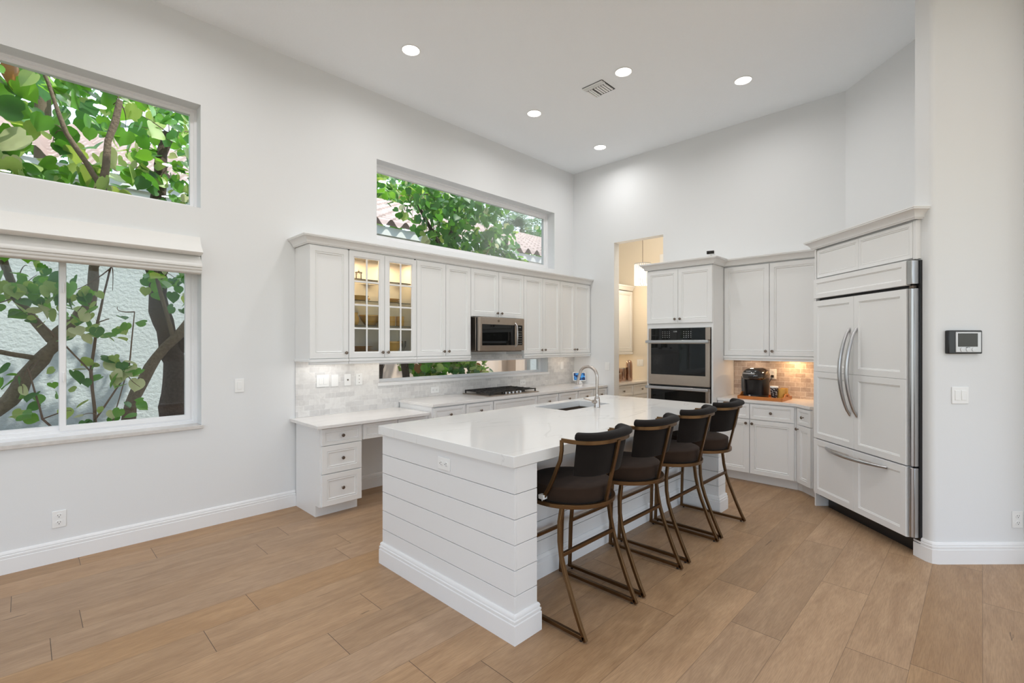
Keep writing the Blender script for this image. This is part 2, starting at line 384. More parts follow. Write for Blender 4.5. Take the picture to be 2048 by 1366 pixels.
for a, b, c, d in wall_with_holes(XL - .2, 7.6, 0, H, HOLES): mb.box(a, b, YW, YW + .22, c, d)
struct('wall_window', mb, 'wall', smooth=False)
# back wall with tall opening to the pantry
mb = MB()
for a, b, c, d in wall_with_holes(1.034, YW, 0, H, [(3.11, 3.887, 0, 3.02)]): mb.box(XB, XB + .135, a, b, c, d)
struct('wall_back', mb, 'wall', smooth=False)
# 45 degree wall behind the refrigerator: Y - X = -5.083, from (6.117,1.034) towards (-1,-1)
q = .7071
def p45(s, off):                      # s metres along (-1,-1) from the corner, off metres out along (-1,+1)
    return (XB - q * s - q * off, 1.034 - q * s + q * off)
mb = MB(); mb.prism([p45(0, 0), p45(1.95, 0), p45(1.95, -.14), (XB + .135, .90), (XB + .135, 1.034)], 0, H)
struct('wall_corner', mb, 'wall', smooth=False)
# right wall, end of the niche with a rounded edge
def rw(a, d):                          # a metres along (1,-1) from the outer corner, d metres back along (1,1)
    return (4.426 + q * a + q * d, .248 - q * a + q * d)
pts = [rw(6.0, 0), rw(6.0, .14)] + [rw(0, .14)]
rr = .035
pts += [rw(rr * (1 - math.cos(t)), rr * (1 - math.sin(t))) for t in [R(90) * i / 6 for i in range(7)]]
mb = MB(); mb.prism(pts, 0, H)
struct('wall_right', mb, 'wall')
# rest of the open room behind the camera, with its big glass-door openings
mb = MB()
for a, b, c, d in wall_with_holes(YR, YW, 0, H, [(-3.6, 3.4, 0.05, 3.3)]): mb.box(XL - .2, XL, a, b, c, d)
struct('wall_left', mb, 'wall', smooth=False)
mb = MB()
for a, b, c, d in wall_with_holes(XL - .2, 9.2, 0, H, [(-2.2, 6.4, 0.05, 3.3)]): mb.box(a, b, YR - .2, YR, c, d)
struct('wall_rear', mb, 'wall', smooth=False)
mb = MB(); mb.box(XL - .2, 9.4, YR - .2, YW + .22, -.12, 0)
struct('floor', mb, 'floor', smooth=False)
mb = MB()
mb.box(XL - .2, 9.4, YR - .2, YW + .30, H, H + .15)
struct('ceiling', mb, 'ceiling', smooth=False)

# pantry behind the back wall
XP = 7.38
mb = MB(); mb.box(XP, XP + .1, 2.2, YW, 0, H); struct('wall_pantry_far', mb, 'yellow_wall', smooth=False)
mb = MB(); mb.box(XB + .135, XP + .1, 2.1, 2.2, 0, H); struct('wall_pantry_side', mb, 'yellow_wall', smooth=False)
mb = MB(); mb.rings(3.30, 3.80, 2.0, 3.0, [(0, 0), (0, .02), (.07, .02), (.07, .004)], cap=False)
o = mb.xf(Matrix(((0, -1, 0, XP), (1, 0, 0, 0), (0, 0, 1, 0), (0, 0, 0, 1)))).build('window_5', 'trim'); o['kind'] = 'structure'
pn = MB(); pn.box(XP - .006, XP, 3.37, 3.73, 2.07, 2.93); pn.build('glass_pane', simple('frosted_lit_glass', (.8, .85, .9), .4), o)

# baseboards: profile (out, z)
BASE = [(0, 0), (.018, 0), (.018, .098), (.013, .102), (.013, .105), (.016, .107), (.016, .119), (.010, .123), (.010, .127), (.0125, .129), (.011, .139), (.005, .147), (0, .148)]
def base_run(name, pts, parent=None, flip=1, mat='trim', pr=BASE):
    mb = MB(); mb.sweep([(x, y, 0) for x, y in pts], [(flip * a, b) for a, b in pr])
    o = mb.build(name, mat, parent)
    if not parent: o['kind'] = 'structure'
    return o
base_run('baseboard_window', [(XL, YW), (1.796, YW)])
base_run('baseboard_knee', [(2.205, YW), (2.93, YW)])
RWP = [rw(6.0, 0)] + [rw(rr * (1 - math.sin(R(90 - 15 * i))) , rr * (1 - math.cos(R(90 - 15 * i)))) for i in range(0)] + [rw(rr, 0), rw(rr * .29, rr * .29), rw(0, rr), rw(0, .135)]
base_run('baseboard_right', RWP, flip=-1)

# windows
def window(name, key, label=None, fr=.045, bottom=None, depth=.135, mull=(), right_extra=0):
    x0, x1, z0, z1 = WIN[key]
    y = YW + depth
    mb = MB(); mb.rings(x0, x1, z0, z1, [(0, y + .06), (0, y), (fr * .45, y), (fr * .5, y + .012), (fr, y + .014), (fr, y + .03), (fr, y + .06)], cap=False)
    o = mb.build(name, 'vinyl'); o['kind'] = 'structure'
    return o, y
w1, gy = window('window_1', 'upper')
MB().box(-1.66, .984, gy + .03, gy + .036, 2.70, 3.468).build('glass_pane', 'glass', w1, smooth=False)
w3, gy = window('window_3', 'clere', fr=.075)
MB().box(2.72, 5.565, gy + .03, gy + .036, 2.73, 3.435).build('glass_pane', 'glass', w3, smooth=False)
w4, gy = window('window_4', 'slit', fr=.028)
MB().box(2.70, 5.447, gy + .03, gy + .036, 1.128, 1.300).build('glass_pane', 'glass', w4, smooth=False)
w2, gy = window('window_2', 'lower', fr=.05)
def sash(x0, x1, y):
    o = MB().rings(x0, x1, .893, 2.26, [(0, y + .03), (0, y), (.034, y), (.038, y + .010), (.038, y + .03)], cap=False).build('window_sash', 'vinyl', w2)
    return o
s1 = sash(-1.655, .215, gy + .030); s2 = sash(.180, .985, gy + .004)
MB().box(-1.62, .18, gy + .045, gy + .050, .93, 2.23).build('glass_pane', 'glass', s1, smooth=False)
MB().box(.215, .95, gy + .018, gy + .023, .93, 2.23).build('glass_pane', 'glass', s2, smooth=False)
for zz in (1.25, 1.90): MB().box(.196, .206, gy - .010, gy + .006, zz, zz + .07).build('window_latch', 'vinyl', s2, bevel=.002)
MB().box(-1.699, 1.032, YW - .001, YW + .22, .826, .853).box(-1.74, 1.045, YW - .022, YW - .001, .825, .853).build('window_sill', 'marble_sill', w2, bevel=.003)
MB().box(2.673, 5.474, YW - .001, YW + .22, 1.079, 1.106).box(2.66, 5.49, YW - .026, YW - .001, 1.074, 1.106).build('window_sill', 'trim', w4, bevel=.003)

# roman blind above window_2
bl = thing('roman_blind', 'white fabric roman blind folded up above the lower garden window', 'window blind', (0, YW, 2.1))
XB0, XB1 = -1.9, 1.018
def fold(pr, name):
    mb = MB(); mb.sweep([(XB0, YW, 0), (XB1, YW, 0)], pr); mb.v = [(x, y - YW, z - 2.1) for x, y, z in mb.v]
    return mb.build(name, 'white_fabric', bl, sharp=60)
fold([(.0, 2.405), (.030, 2.405), (.045, 2.37), (.075, 2.32), (.115, 2.285), (.128, 2.268), (.120, 2.256), (.03, 2.25), (0, 2.25)], 'upper_fold')
fold([(.0, 2.25), (.03, 2.25), (.050, 2.225), (.090, 2.185), (.102, 2.165), (.098, 2.150), (.03, 2.145), (0, 2.145)], 'lower_fold')
fold([(.0, 2.145), (.088, 2.148), (.092, 2.135), (.086, 2.126), (.03, 2.124), (0, 2.124)], 'hem_fold')
fold([(.005, 2.125), (.078, 2.126), (.082, 2.112), (.074, 2.103), (.02, 2.100), (.005, 2.10)], 'bottom_bar')

# ---------------------------------------------------------------- ceiling fixtures
def make_can(x, y, label):
    t = thing('recessed_downlight', label, 'ceiling light', (x, y, H), 0, 'recessed downlights in the ceiling')
    MB().lathe([(.076, .012), (.076, -.001), (.078, -.006), (.084, -.006), (.088, -.002), (.088, .0)], seg=32, capb=False, capt=False).build('trim_ring', 'trim', t)
    MB().lathe([(.0001, -.0005), (.076, -.0005)], seg=32, capt=False).build('lens', 'lens', t)
    return t
can_labels = ['recessed downlight largest to the eye, nearest the upper garden window', 'recessed downlight between the clerestory window and the air vent',
              'recessed downlight closest to the far corner of the ceiling', 'recessed downlight just behind the square air vent', 'recessed downlight nearest the refrigerator corner']
c0 = None
for i, (x, y) in enumerate(CAN_AND_FILL_POS):
    if i < 5:
        c0 = make_can(x, y, can_labels[0]) if i == 0 else None or dup(c0 if i else None, (x, y, H), label=can_labels[i]) if i else c0
        if i == 0: first_can = c0
        c0 = first_can
    ld = bpy.data.lights.new('downlight_or_fill_lamp', 'AREA'); ld.shape = 'DISK'; ld.size = .12; ld.energy = CAN_AND_FILL_W; ld.color = (1, .99, .985); ld.spread = R(165)  # lights the visible cans, and the added fill points that have no fixture
    lo = bpy.data.objects.new('downlight_or_fill_lamp', ld); COL.objects.link(lo); lo.location = (x, y, H - .012)
# air vent
vt = thing('air_vent', 'square white louvred air vent in the ceiling', 'air vent', (4.24, 2.883, H))
hv = .155
mb = MB()
for s in (0, 1):
    pass
mb.rings(-hv, hv, -hv, hv, [(0, 0), (0, .006), (.012, .008), (.030, .008), (.036, .0)], cap=False)
mb.xf(Matrix.Rotation(R(90), 4, 'X')).build('vent_frame', 'trim', vt)
for o in vt.children: pass
MB().box(-.125, .125, -.125, .125, -.002, -.0005).build('dark_backing', 'plate_dark', vt)
for i in range(5):
    o = MB().box(-.05, .10, -.125 + .012 + i * .030 + .0, -.125 + .03 + i * .030, -.014, -.004).xf(Matrix.Identity(4)).build('slat', 'trim', vt)
for i in range(3):
    MB().box(-.12 + i * .022, -.106 + i * .022, -.12, .12, -.014, -.004).build('slat', 'trim', vt)
for i in range(3):
    MB().box(-.05, .12, .05 + i * .024, .066 + i * .024, -.014, -.004).build('slat', 'trim', vt)

# ---------------------------------------------------------------- wall plates
def plate(name, label, cat, loc, rz, w=.074, h=.118, kind='rocker', n=1, horiz=False, group=None):
    t = thing(name, label, cat, loc, rz, group)
    MB().box(-w / 2, w / 2, -.006, 0, -h / 2, h / 2).build('cover_plate', 'plate', t, bevel=.003)
    if kind == 'rocker':
        for i in range(n):
            cx = (i - (n - 1) / 2) * .046
            MB().box(cx - .017, cx + .017, -.010, -.005, -.034, .034).build('rocker', 'plate', t, bevel=.002)
    elif kind == 'outlet':
        for s in (-1, 1):
            cx, cz = (s * .024, 0) if horiz else (0, s * .024)
            f = MB().lathe([(.0165, 0), (.0165, -.003), (.0001, -.003)], (cx, -.006, cz), 20, 'y').build('socket', 'plate', t)
            for (dx, dz, ww, hh) in ((-.007, .004, .0022, .009), (.007, .004, .0022, .009), (0, -.008, .005, .005)):
                if horiz: dx, dz, ww, hh = dz, dx, hh, ww
                MB().box(cx + dx - ww / 2, cx + dx + ww / 2, -.0098, -.0088, cz + dz - hh / 2, cz + dz + hh / 2).build('slot', 'plate_dark', f, smooth=False)
    elif kind == 'jack':
        MB().lathe([(.008, 0), (.008, -.006), (.0001, -.006)], (0, -.006, 0), 14, 'y').build('jack', 'knob', t)
    elif kind == 'three':
        for dz in (-.035, 0, .035): MB().lathe([(.004, 0), (.004, -.004), (.0001, -.004)], (0, -.006, dz), 10, 'y').build('jack', 'knob', t)
    return t
F = YW - .001
plate('light_switch', 'single white rocker switch on the wall between the garden window and the desk', 'light switch', (1.318, F, 1.163), 0)
plate('wall_outlet', 'white duplex outlet low on the wall under the garden window', 'outlet', (.173, F, .297), 0, kind='outlet')
F2 = YW - .013
plate('light_switch', 'double white rocker switch on the tiles above the desk', 'light switch', (2.054, F2, 1.163), 0, w=.125, n=2)
plate('light_switch', 'blank white plate on the tiles beside the double switch', 'wall plate', (2.176, F2, 1.160), 0, kind='none')
plate('cable_jack_plate', 'white plate with one cable jack on the tiles above the desk', 'wall plate', (2.312, F2, 1.160), 0, kind='jack')
plate('cable_jack_plate', 'white plate with a column of three jacks on the tiles beside the low window', 'wall plate', (2.437, F2, 1.160), 0, kind='three')
plate('wall_outlet', 'white horizontal outlet on the tiles left of the cooktop', 'outlet', (3.403, F2, .982), 0, w=.118, h=.074, kind='outlet', horiz=True)
plate('wall_outlet', 'white outlet on the tiles behind the right end of the cooktop', 'outlet', (4.92, F2, .985), 0, w=.118, h=.074, kind='outlet', horiz=True)
plate('wall_outlet', 'white outlet high on the tiles above the small screen', 'outlet', (5.80, F2, 1.19), 0, w=.08, kind='none')
plate('light_switch', 'white switch on the back wall beside the pantry opening', 'light switch', (XB - .001, 4.0, 1.19), R(-90), w=.08)
plate('wall_outlet', 'small horizontal outlet on the island end panel under the countertop', 'outlet', (1.752, 2.283, .815), R(-90), w=.118, h=.074, kind='outlet', horiz=True)
plate('wall_outlet', 'white outlet on the far pantry wall above the bottles', 'outlet', (XP - .001, 4.17, 1.20), R(-90), w=.12, n=2)
fz = R(-135 + 90)   # frames facing (-1,-1)
def on_rw(a): x, y = rw(a, -.001); return (x, y)
plate('light_switch', 'double white switch on the right wall under the door monitor', 'light switch', (*on_rw(.193), 1.170), R(-45), w=.118, n=2)
plate('wall_outlet', 'white duplex outlet low on the right wall, below and right of the door monitor', 'outlet', (*on_rw(.595), .305), R(-45), kind='outlet')
# intercom monitor
t = thing('door_monitor', 'black framed door intercom monitor with grey screen on the right wall', 'intercom', (*on_rw(.205), 1.54), R(-45))
MB().box(-.118, .118, -.03, 0, -.081, .081).build('housing', 'black', t, bevel=.006)
MB().box(-.070, .106, -.034, -.029, -.070, .070).build('face_plate', 'silver', t, bevel=.003)
MB().box(-.056, .080, -.036, -.033, -.032, .060).build('screen', 'screen_grey', t, bevel=.001)
for i in range(3):
    MB().lathe([(.0145, 0), (.0145, -.003), (.0001, -.004)], (-.026 + i * .040, -.034, -.052), 18, 'y').build('button', 'silver', t)
text('brand_lettering', 'optex', .012, 'black', t, Matrix.Translation((.012, -.0345, -.037)) @ FACE_FRONT)

# ---------------------------------------------------------------- cabinets
DP = [(0, 0), (0, -.018), (.002, -.020), (.046, -.020), (.049, -.0135), (.054, -.0135), (.057, -.0175), (.061, -.0175), (.066, -.010), (.072, -.010)]
DPS = [(0, 0), (0, -.018), (.002, -.020), (.026, -.020), (.028, -.015), (.031, -.015), (.033, -.0175), (.036, -.0175), (.040, -.012)]
def knob(parent, x, z, y=-.020):
    return MB().lathe([(.0055, 0), (.0045, -.012), (.010, -.017), (.0150, -.022), (.0155, -.026), (.012, -.031), (.0001, -.033)], (x, y, z), 16, 'y').build('knob', 'knob', parent)
def door(parent, x0, x1, z0, z1, kn=None, small=False, name='door', g=.0018, prof=None, mat='cab'):
    o = MB().rings(x0 + g, x1 - g, z0 + g, z1 - g, prof or (DPS if small else DP)).build(name, mat, parent, sharp=25)
    if kn: knob(o, *kn)
    return o
# upper run on the window wall: face plane Y = 4.32 (door fronts at 4.30), fronts Z 1.390..2.416
YU = 4.32; ZU0, ZU1 = 1.390, 2.418
DEPU = YW - YU
def upper(label, x0, x1, doors, z0=ZU0, glass=False, rail=True, box=True):
    t = thing('wall_cabinet', label, 'kitchen cabinet', (x0, YU, 0))
    w = x1 - x0
    if not glass:
        MB().box(.0005, w - .0005, 0, DEPU - .002, z0 - .004, ZU1 + .012).build('cabinet_body', 'cab', t, smooth=False)
    else:
        mb = MB()
        mb.box(.0005, .018, 0, DEPU - .002, z0, ZU1); mb.box(w - .018, w - .0005, 0, DEPU - .002, z0, ZU1)
        mb.box(.018, w - .018, 0, DEPU - .002, z0 - .004, z0 + .018); mb.box(.018, w - .018, 0, DEPU - .002, ZU1 - .018, ZU1 + .012)
        mb.box(.018, w - .018, DEPU - .012, DEPU - .002, z0 + .018, ZU1 - .018)
        mb.build('cabinet_body', 'cab_in', t, smooth=False)
        MB().box(w / 2 - .022, w / 2 + .022, .0, .018, z0 + .018, ZU1 - .018).build('center_stile', 'cab', t, smooth=False)
    if rail:
        mb = MB(); a = 0.0005; b = w - .0005
        mb.box(a, b, -.028, .012, z0 - .030, z0 - .004); mb.box(a, b, -.020, .012, z0 - .056, z0 - .030)
        if x0 < 1.8: mb.box(a - .010, a, -.028, DEPU - .002, z0 - .030, z0 - .004)
        mb.build('light_rail', 'cab', t, bevel=.004)
    for (a, b, kx) in doors:
        if glass: glass_door(t, a - x0, b - x0, z0, ZU1, kx - x0)
        else: door(t, a - x0, b - x0, z0, ZU1, (kx - x0, z0 + .052))
    return t
def glass_door(t, x0, x1, z0, z1, kx):
    g = .0018; fw = .060
    o = MB().rings(x0 + g, x1 - g, z0 + g, z1 - g, [(0, 0), (0, -.018), (.002, -.020), (.048, -.020), (.051, -.014), (fw, -.012), (fw, -.002), (fw, 0)], cap=False).build('door', 'cab', t, sharp=25)
    a, b, c, d = x0 + fw, x1 - fw, z0 + fw, z1 - fw
    mb = MB(); m = (a + b) / 2; mb.box(m - .008, m + .008, -.014, -.003, c, d)
    for k in (1, 2, 3):
        zz = c + (d - c) * k / 4; mb.box(a, b, -.0135, -.0035, zz - .008, zz + .008)
    mb.build('muntin_grid', 'cab', o, bevel=.002)
    MB().box(a - .004, b + .004, -.0095, -.0065, c - .004, d + .004).build('glass_pane', 'pane', o, smooth=False)
    knob(o, kx, z0 + .052)
upper('tall single-door white wall cabinet at the left end, above the desk', 1.794, 2.164, [(1.794, 2.164, 2.132)])
UG = upper('glass-front wall cabinet with yellow dishes inside, second from the left', 2.166, 2.931, [(2.166, 2.548, 2.518), (2.549, 2.931, 2.580)], glass=True)
upper('white two-door wall cabinet between the glass doors and the microwave', 2.933, 3.690, [(2.933, 3.321, 3.288), (3.323, 3.690, 3.354)])
upper('short two-door wall cabinet directly above the microwave', 3.692, 4.604, [(3.692, 4.147, 4.112), (4.149, 4.604, 4.185)], z0=1.853, rail=False)
upper('white two-door wall cabinet directly right of the microwave', 4.606, 5.362, [(4.606, 4.985, 4.950), (4.986, 5.362, 5.022)])
upper('two-door wall cabinet at the far end of the window wall', 5.364, 6.110, [(5.364, 5.712, 5.682), (5.714, 6.096, 5.744)])
# crown profile (out, z) with its foot at z=0
CR = [(0, 0), (.012, 0), (.014, .008), (.020, .010), (.022, .018), (.028, .030), (.040, .046), (.056, .058), (.062, .060), (.062, .068), (.066, .070), (.066, .078), (0, .078)]
def crown(name, label, pts, z, flip=1, top_poly=None):
    t = thing(name, label, 'crown molding', (pts[0][0], pts[0][1], z))
    mb = MB(); mb.sweep([(x, y, 0) for x, y in pts], [(flip * a, b) for a, b in CR]); mb.v = [(x - pts[0][0], y - pts[0][1], zz) for x, y, zz in mb.v]
    mb.build('molding', 'cab', t, sharp=30)
    if top_poly:
        MB().prism([(x - pts[0][0], y - pts[0][1]) for x, y in top_poly], .062, .0776).build('top_board', 'cab', t, smooth=False)
    return t
crown('crown_molding', 'long white crown molding on top of the window wall cabinets', [(1.790, YW - .002), (1.790, YU - .004), (XB - .002, YU - .004)], 2.431,
      top_poly=[(1.79, YW - .002), (1.79, YU), (XB - .002, YU), (XB - .002, YW - .002)])

# dishes in the glass cabinet ------------------------------------------------
X0G, Y0G = 2.166, YU
shelf_z = [2.115 + .045, 1.893 + .058, 1.672 + .008]
shelf_z = [2.165, 1.955, 1.712]
for k, z in enumerate(shelf_z):
    o = MB().box(2.19, 2.905, YU + .03, YW - .02, z - .008, z).build('glass_shelf', 'shelf_glass', smooth=False)
    tag(o, ['clear glass shelf in the glass cabinet, topmost', 'clear glass shelf in the glass cabinet under the shallow dishes', 'clear glass shelf in the glass cabinet under the bowl and mugs'][k], 'shelf', 'glass shelves in the cabinet')
zf = ZU0 + .018
def ware(name, label, cat, loc, prof, mat='yellow', group=None, seg=28, handle=None):
    t = thing(name, label, cat, loc, 0, group)
    MB().lathe(prof, seg=seg, capb=True, capt=False).build('body', mat, t, sharp=50)
    if handle:
        r, z0, z1 = handle
        MB().tube([(r, 0, z1), (r + .025, 0, z1), (r + .036, 0, (z0 + z1) / 2), (r + .022, 0, z0), (r - .003, 0, z0)], .005, 8).build('handle', mat, t)
    return t
def bowl(r, h, th=.005):
    return [(r * .42, 0), (r * .55, h * .12), (r * .86, h * .6), (r * .98, h * .85), (r * 1.04, h * .88), (r * 1.04, h), (r * .95, h), (r * .80, h * .55), (r * .4, th), (.0001, th)]
def mug(r, h): return [(r * .92, 0), (r * .96, .006), (r, h * .9), (r * 1.04, h), (r * .95, h), (r * .9, .008), (.0001, .008)]
ware('serving_bowl', 'large ribbed yellow bowl on the middle shelf behind the left glass door', 'bowl', (2.475, 4.46, shelf_z[2]), bowl(.105, .105))
ware('pitcher', 'small yellow pitcher at the left of the big bowl', 'pitcher', (2.30, 4.45, shelf_z[2]), [(.03, 0), (.045, .03), (.040, .08), (.030, .10), (.036, .125), (.030, .125), (.02, .05), (.0001, .01)])
ware('mug', 'yellow mug right of the big bowl, half hidden by the door stile', 'mug', (2.625, 4.50, shelf_z[2]), mug(.042, .10), group='yellow mugs on the shelf')
ware('mug', 'yellow mug at the left behind the right glass door', 'mug', (2.715, 4.45, shelf_z[2]), mug(.043, .103), group='yellow mugs on the shelf')
ware('mug', 'yellow mug in the middle behind the right glass door', 'mug', (2.815, 4.44, shelf_z[2]), mug(.043, .105), group='yellow mugs on the shelf')
ware('serving_dish', 'shallow yellow dish on the upper shelf behind the left glass door', 'dish', (2.345, 4.48, shelf_z[1]), [(.085, 0), (.10, .012), (.105, .045), (.112, .05), (.098, .05), (.09, .01), (.0001, .01)], handle=(.105, .02, .035))
for k in range(2):
    ware('serving_dish', ['lower of two yellow plates on the upper shelf behind the right glass door', 'upper of two yellow plates on the upper shelf behind the right glass door'][k], 'plate', (2.70, 4.46, shelf_z[1] + k * .022),
         [(.075, 0), (.10, .01), (.105, .02), (.098, .02), (.07, .006), (.0001, .006)], group='yellow plates behind the right glass door')
for k in range(6):
    ware('dinner_plate', 'yellow dinner plate in the stack at the bottom of the glass cabinet', 'plate', (2.375, 4.47, zf + k * .016),
         [(.07, 0), (.11, .010), (.128, .014), (.126, .0155), (.07, .005), (.0001, .004)], group='stacked yellow dinner plates')
for k in range(3):
    ware('saucer', 'yellow saucer in the stack beside the dinner plates', 'plate', (2.555, 4.49, zf + k * .016), [(.04, 0), (.055, .010), (.06, .0145), (.058, .0155), (.035, .005), (.0001, .004)], group='stacked yellow saucers')
ware('mixing_bowl', 'deep yellow mixing bowl at the bottom behind the right glass door', 'bowl', (2.722, 4.45, zf), bowl(.10, .145))
for k, (dx, dy) in enumerate(((0, 0), (.045, .03))):
    ware('drinking_glass', ['clear stemware nearest the right side of the glass cabinet', 'clear stemware behind another at the right of the glass cabinet'][k], 'glass', (2.872 + dx * .1, 4.46 + dy * 2.6, zf), [(.03, 0), (.005, .006), (.004, .06), (.026, .09), (.028, .15), (.026, .15), (.003, .07), (.0001, .066)], 'clear', group='clear glasses in the cabinet')
ware('crystal_jar', 'small cut crystal jar on the top glass shelf', 'jar', (2.345, 4.45, shelf_z[0]), [(.028, 0), (.030, .01), (.030, .065), (.036, .070), (.036, .076), (.02, .082), (.006, .09), (.006, .10), (.0001, .102)], 'clear')
for i, x in enumerate((2.345, 2.73)):
    t = thing('puck_light', ['warm round puck light inside the glass cabinet, left door side', 'warm round puck light inside the glass cabinet, right door side'][i], 'light', (x, 4.44, ZU1 - .018))
    MB().lathe([(.036, 0), (.036, -.010), (.030, -.013)], seg=24, capb=False, capt=False).build('housing', 'chrome', t)
    MB().lathe([(.0001, -.011), (.031, -.011)], seg=24, capt=False).build('lens', 'warm_lens', t)
    ld = bpy.data.lights.new('puck_lamp', 'AREA'); ld.shape = 'DISK'; ld.size = .05; ld.energy = 2.6; ld.color = (1, .68, .38)
    lo = bpy.data.objects.new('puck_lamp', ld); COL.objects.link(lo); lo.location = (x, 4.44, ZU1 - .035)

# microwave ------------------------------------------------------------------
t = thing('microwave', 'stainless over-the-range microwave hanging above the cooktop', 'microwave', (3.735, 4.32, 1.442))
WM = .760; HM = .402
MB().box(0, WM, -.055, YW - 4.32 - .02, 0, HM).build('case', 'steel', t, bevel=.003)
MB().box(.004, WM - .004, -.086, -.055, .004, HM - .004).build('vent_gap', 'black', t, smooth=False)
MB().box(.0, .600, -.130, -.085, .0, HM).build('door', 'steel', t, bevel=.004)
MB().box(.034, .585, -.133, -.129, .066, .318).build('door_window', 'black_glass', t, bevel=.006)
MB().box(.603, WM, -.130, -.085, .0, HM).build('control_column', 'steel', t, bevel=.004)
kp = MB().box(.622, .722, -.133, -.129, .066, .318).build('keypad', 'black_glass', t, bevel=.003)
for r_ in range(6):
    for c_ in range(3):
        MB().box(.642 + c_ * .025, .652 + c_ * .025, -.1342, -.1328, .085 + r_ * .030, .090 + r_ * .030).build('key_mark', 'silver', kp, smooth=False)
text('clock_digits', '12:00', .018, 'silver', kp, Matrix.Translation((.672, -.1335, .290)) @ FACE_FRONT)
MB().tube([(.596, -.130, .050), (.596, -.160, .075), (.596, -.168, .19), (.596, -.160, .310), (.596, -.130, .340)], .009, 12).build('handle', 'chrome', t)
MB().lathe([(.016, 0), (.016, -.003), (.013, -.004), (.0001, -.003)], (.305, -.130, .362), 24, 'y').build('round_emblem', 'knob', t)
MB().box(.02, WM - .02, -.10, .05, -.012, 0).build('underside_grille', 'knob', t, smooth=False)

# backsplash tiles on the window wall, around the slit window
mb2 = MB()
for a, b, c, d in wall_with_holes(1.796, XB - .001, .826, 1.386, [(WIN['slit'][0], WIN['slit'][1], 1.074, 1.325), (2.915, 7, .5, .909)]): mb2.box(a, b, YW - .012, YW - .0005, c, d)
o = mb2.build('tile_backsplash', 'tile', smooth=False); tag(o, 'white marble brick tile backsplash behind the desk and cooktop', 'backsplash')
o = MB().box(XB - .012, XB - .0005, 1.16, 2.172, .909, 1.388).build('tile_backsplash', 'tile_nook', smooth=False); tag(o, 'beige brick tile backsplash behind the coffee maker', 'backsplash')

# desk ---------------------------------------------------------------------
YD = 4.105   # face plane of desk cabinet body; drawer fronts to 4.085
t = thing('desk_drawer_cabinet', 'white three-drawer desk cabinet at the left end of the run', 'drawer cabinet', (1.797, YD, 0))
MB().box(0, .395, 0, YW - YD - .018, .102, .798).box(0, .395, .085, YW - YD - .018, 0, .102).build('cabinet_body', 'cab', t, smooth=False)
for z0, z1, zk in ((.636, .785, .712), (.388, .632, .512), (.104, .384, .247)):
    door(t, .012, .388, z0, z1, (.198, zk), name='drawer', small=(z1 - z0 < .2))
t = thing('desk_knee_drawer_unit', 'pair of shallow white drawers under the desk top over the knee space', 'drawer cabinet', (2.193, YD, 0))
MB().box(0, .732, 0, YW - YD - .018, .640, .798).build('cabinet_body', 'cab', t, smooth=False)
door(t, .008, .372, .640, .785, None, name='drawer', small=True); door(t, .376, .730, .640, .785, (.55, .712), name='drawer', small=True)
o = MB().box(1.745, 2.900, 4.020, YW - .002, .798, .8255).build('desk_countertop', 'counter', bevel=.002); tag(o, 'lower white quartz desk top at the left end of the counter run', 'countertop')

# perimeter base run ---------------------------------------------------------
YP = 4.02
def basecab(label, x0, w, drawers, rz=0, y=YP, doors=True, split=None, toe=.085, pname='base_cabinet', depth=.60, loc=None, ztop=.878):
    t = thing(pname, label, 'kitchen cabinet', loc or (x0, y, 0), rz)
    MB().box(0, w, 0, depth, .102, ztop).box(0, w, toe, depth, 0, .102).build('cabinet_body', 'cab', t, smooth=False)
    for (a, b, kn) in drawers:
        door(t, a, b, .700, .868, (((a + b) / 2), .785) if kn else None, name='drawer', small=True)
    if doors:
        n = len(drawers) if split is None else split
        if n == 1:
            a, b = drawers[0][:2]; door(t, a, b, .104, .696, (b - .03, .655))
        else:
            a, b = drawers[0][0], drawers[-1][1]; m = (a + b) / 2
            door(t, a, m, .104, .696, (m - .03, .655)); door(t, m, b, .104, .696, (m + .03, .655))
    return t
basecab('white base cabinet with two drawers between the desk and the cooktop', 2.926, .850, [(.012, .424, 1), (.448, .844, 1)], depth=.60)
basecab('white base cabinet with one wide blank front under the cooktop', 3.778, .764, [(.003, .761, 0)], split=2)
basecab('white base cabinet with two drawers just right of the cooktop', 4.544, .842, [(.004, .412, 1), (.424, .838, 1)])
basecab('white base cabinet with two drawers at the far corner by the pantry', 5.388, .722, [(.010, .366, 1), (.382, .716, 1)])
o = MB().box(2.915, XB - .003, 3.990, YW - .002, .879, .9085).build('quartz_countertop', 'counter', bevel=.002); tag(o, 'white quartz countertop along the window wall carrying the cooktop', 'countertop')

# cooktop ----------------------------------------------------------------------
t = thing('gas_cooktop', 'stainless gas cooktop with black grates on the window wall counter', 'cooktop', (3.79, 4.075, .909))
MB().box(0, .86, 0, .50, 0, .010).build('steel_tray', 'steel', t, bevel=.003)
for g_ in range(3):
    gx0, gx1 = .02 + g_ * .275, .02 + g_ * .275 + .265
    yf = .10 if g_ == 1 else .03
    gm = MB()
    for xx in (gx0 + .008, gx1 - .008): gm.box(xx - .006, xx + .006, yf, .48, .034, .046)
    for yy in (yf + .006, .48 - .006, (yf + .48) / 2, yf + (.48 - yf) * .25, yf + (.48 - yf) * .75): gm.box(gx0, gx1, yy - .006, yy + .006, .036, .050)
    for xx in (gx0 + .07, gx1 - .07): gm.box(xx - .005, xx + .005, yf, .48, .038, .050)
    gm.box((gx0 + gx1) / 2 - .005, (gx0 + gx1) / 2 + .005, yf, .48, .036, .047)
    for xx in (gx0 + .008, gx1 - .008):
        for yy in (yf + .008, .472): gm.box(xx - .007, xx + .007, yy - .007, yy + .007, .009, .036)
    gm.build('grate', 'iron', t, bevel=.002)
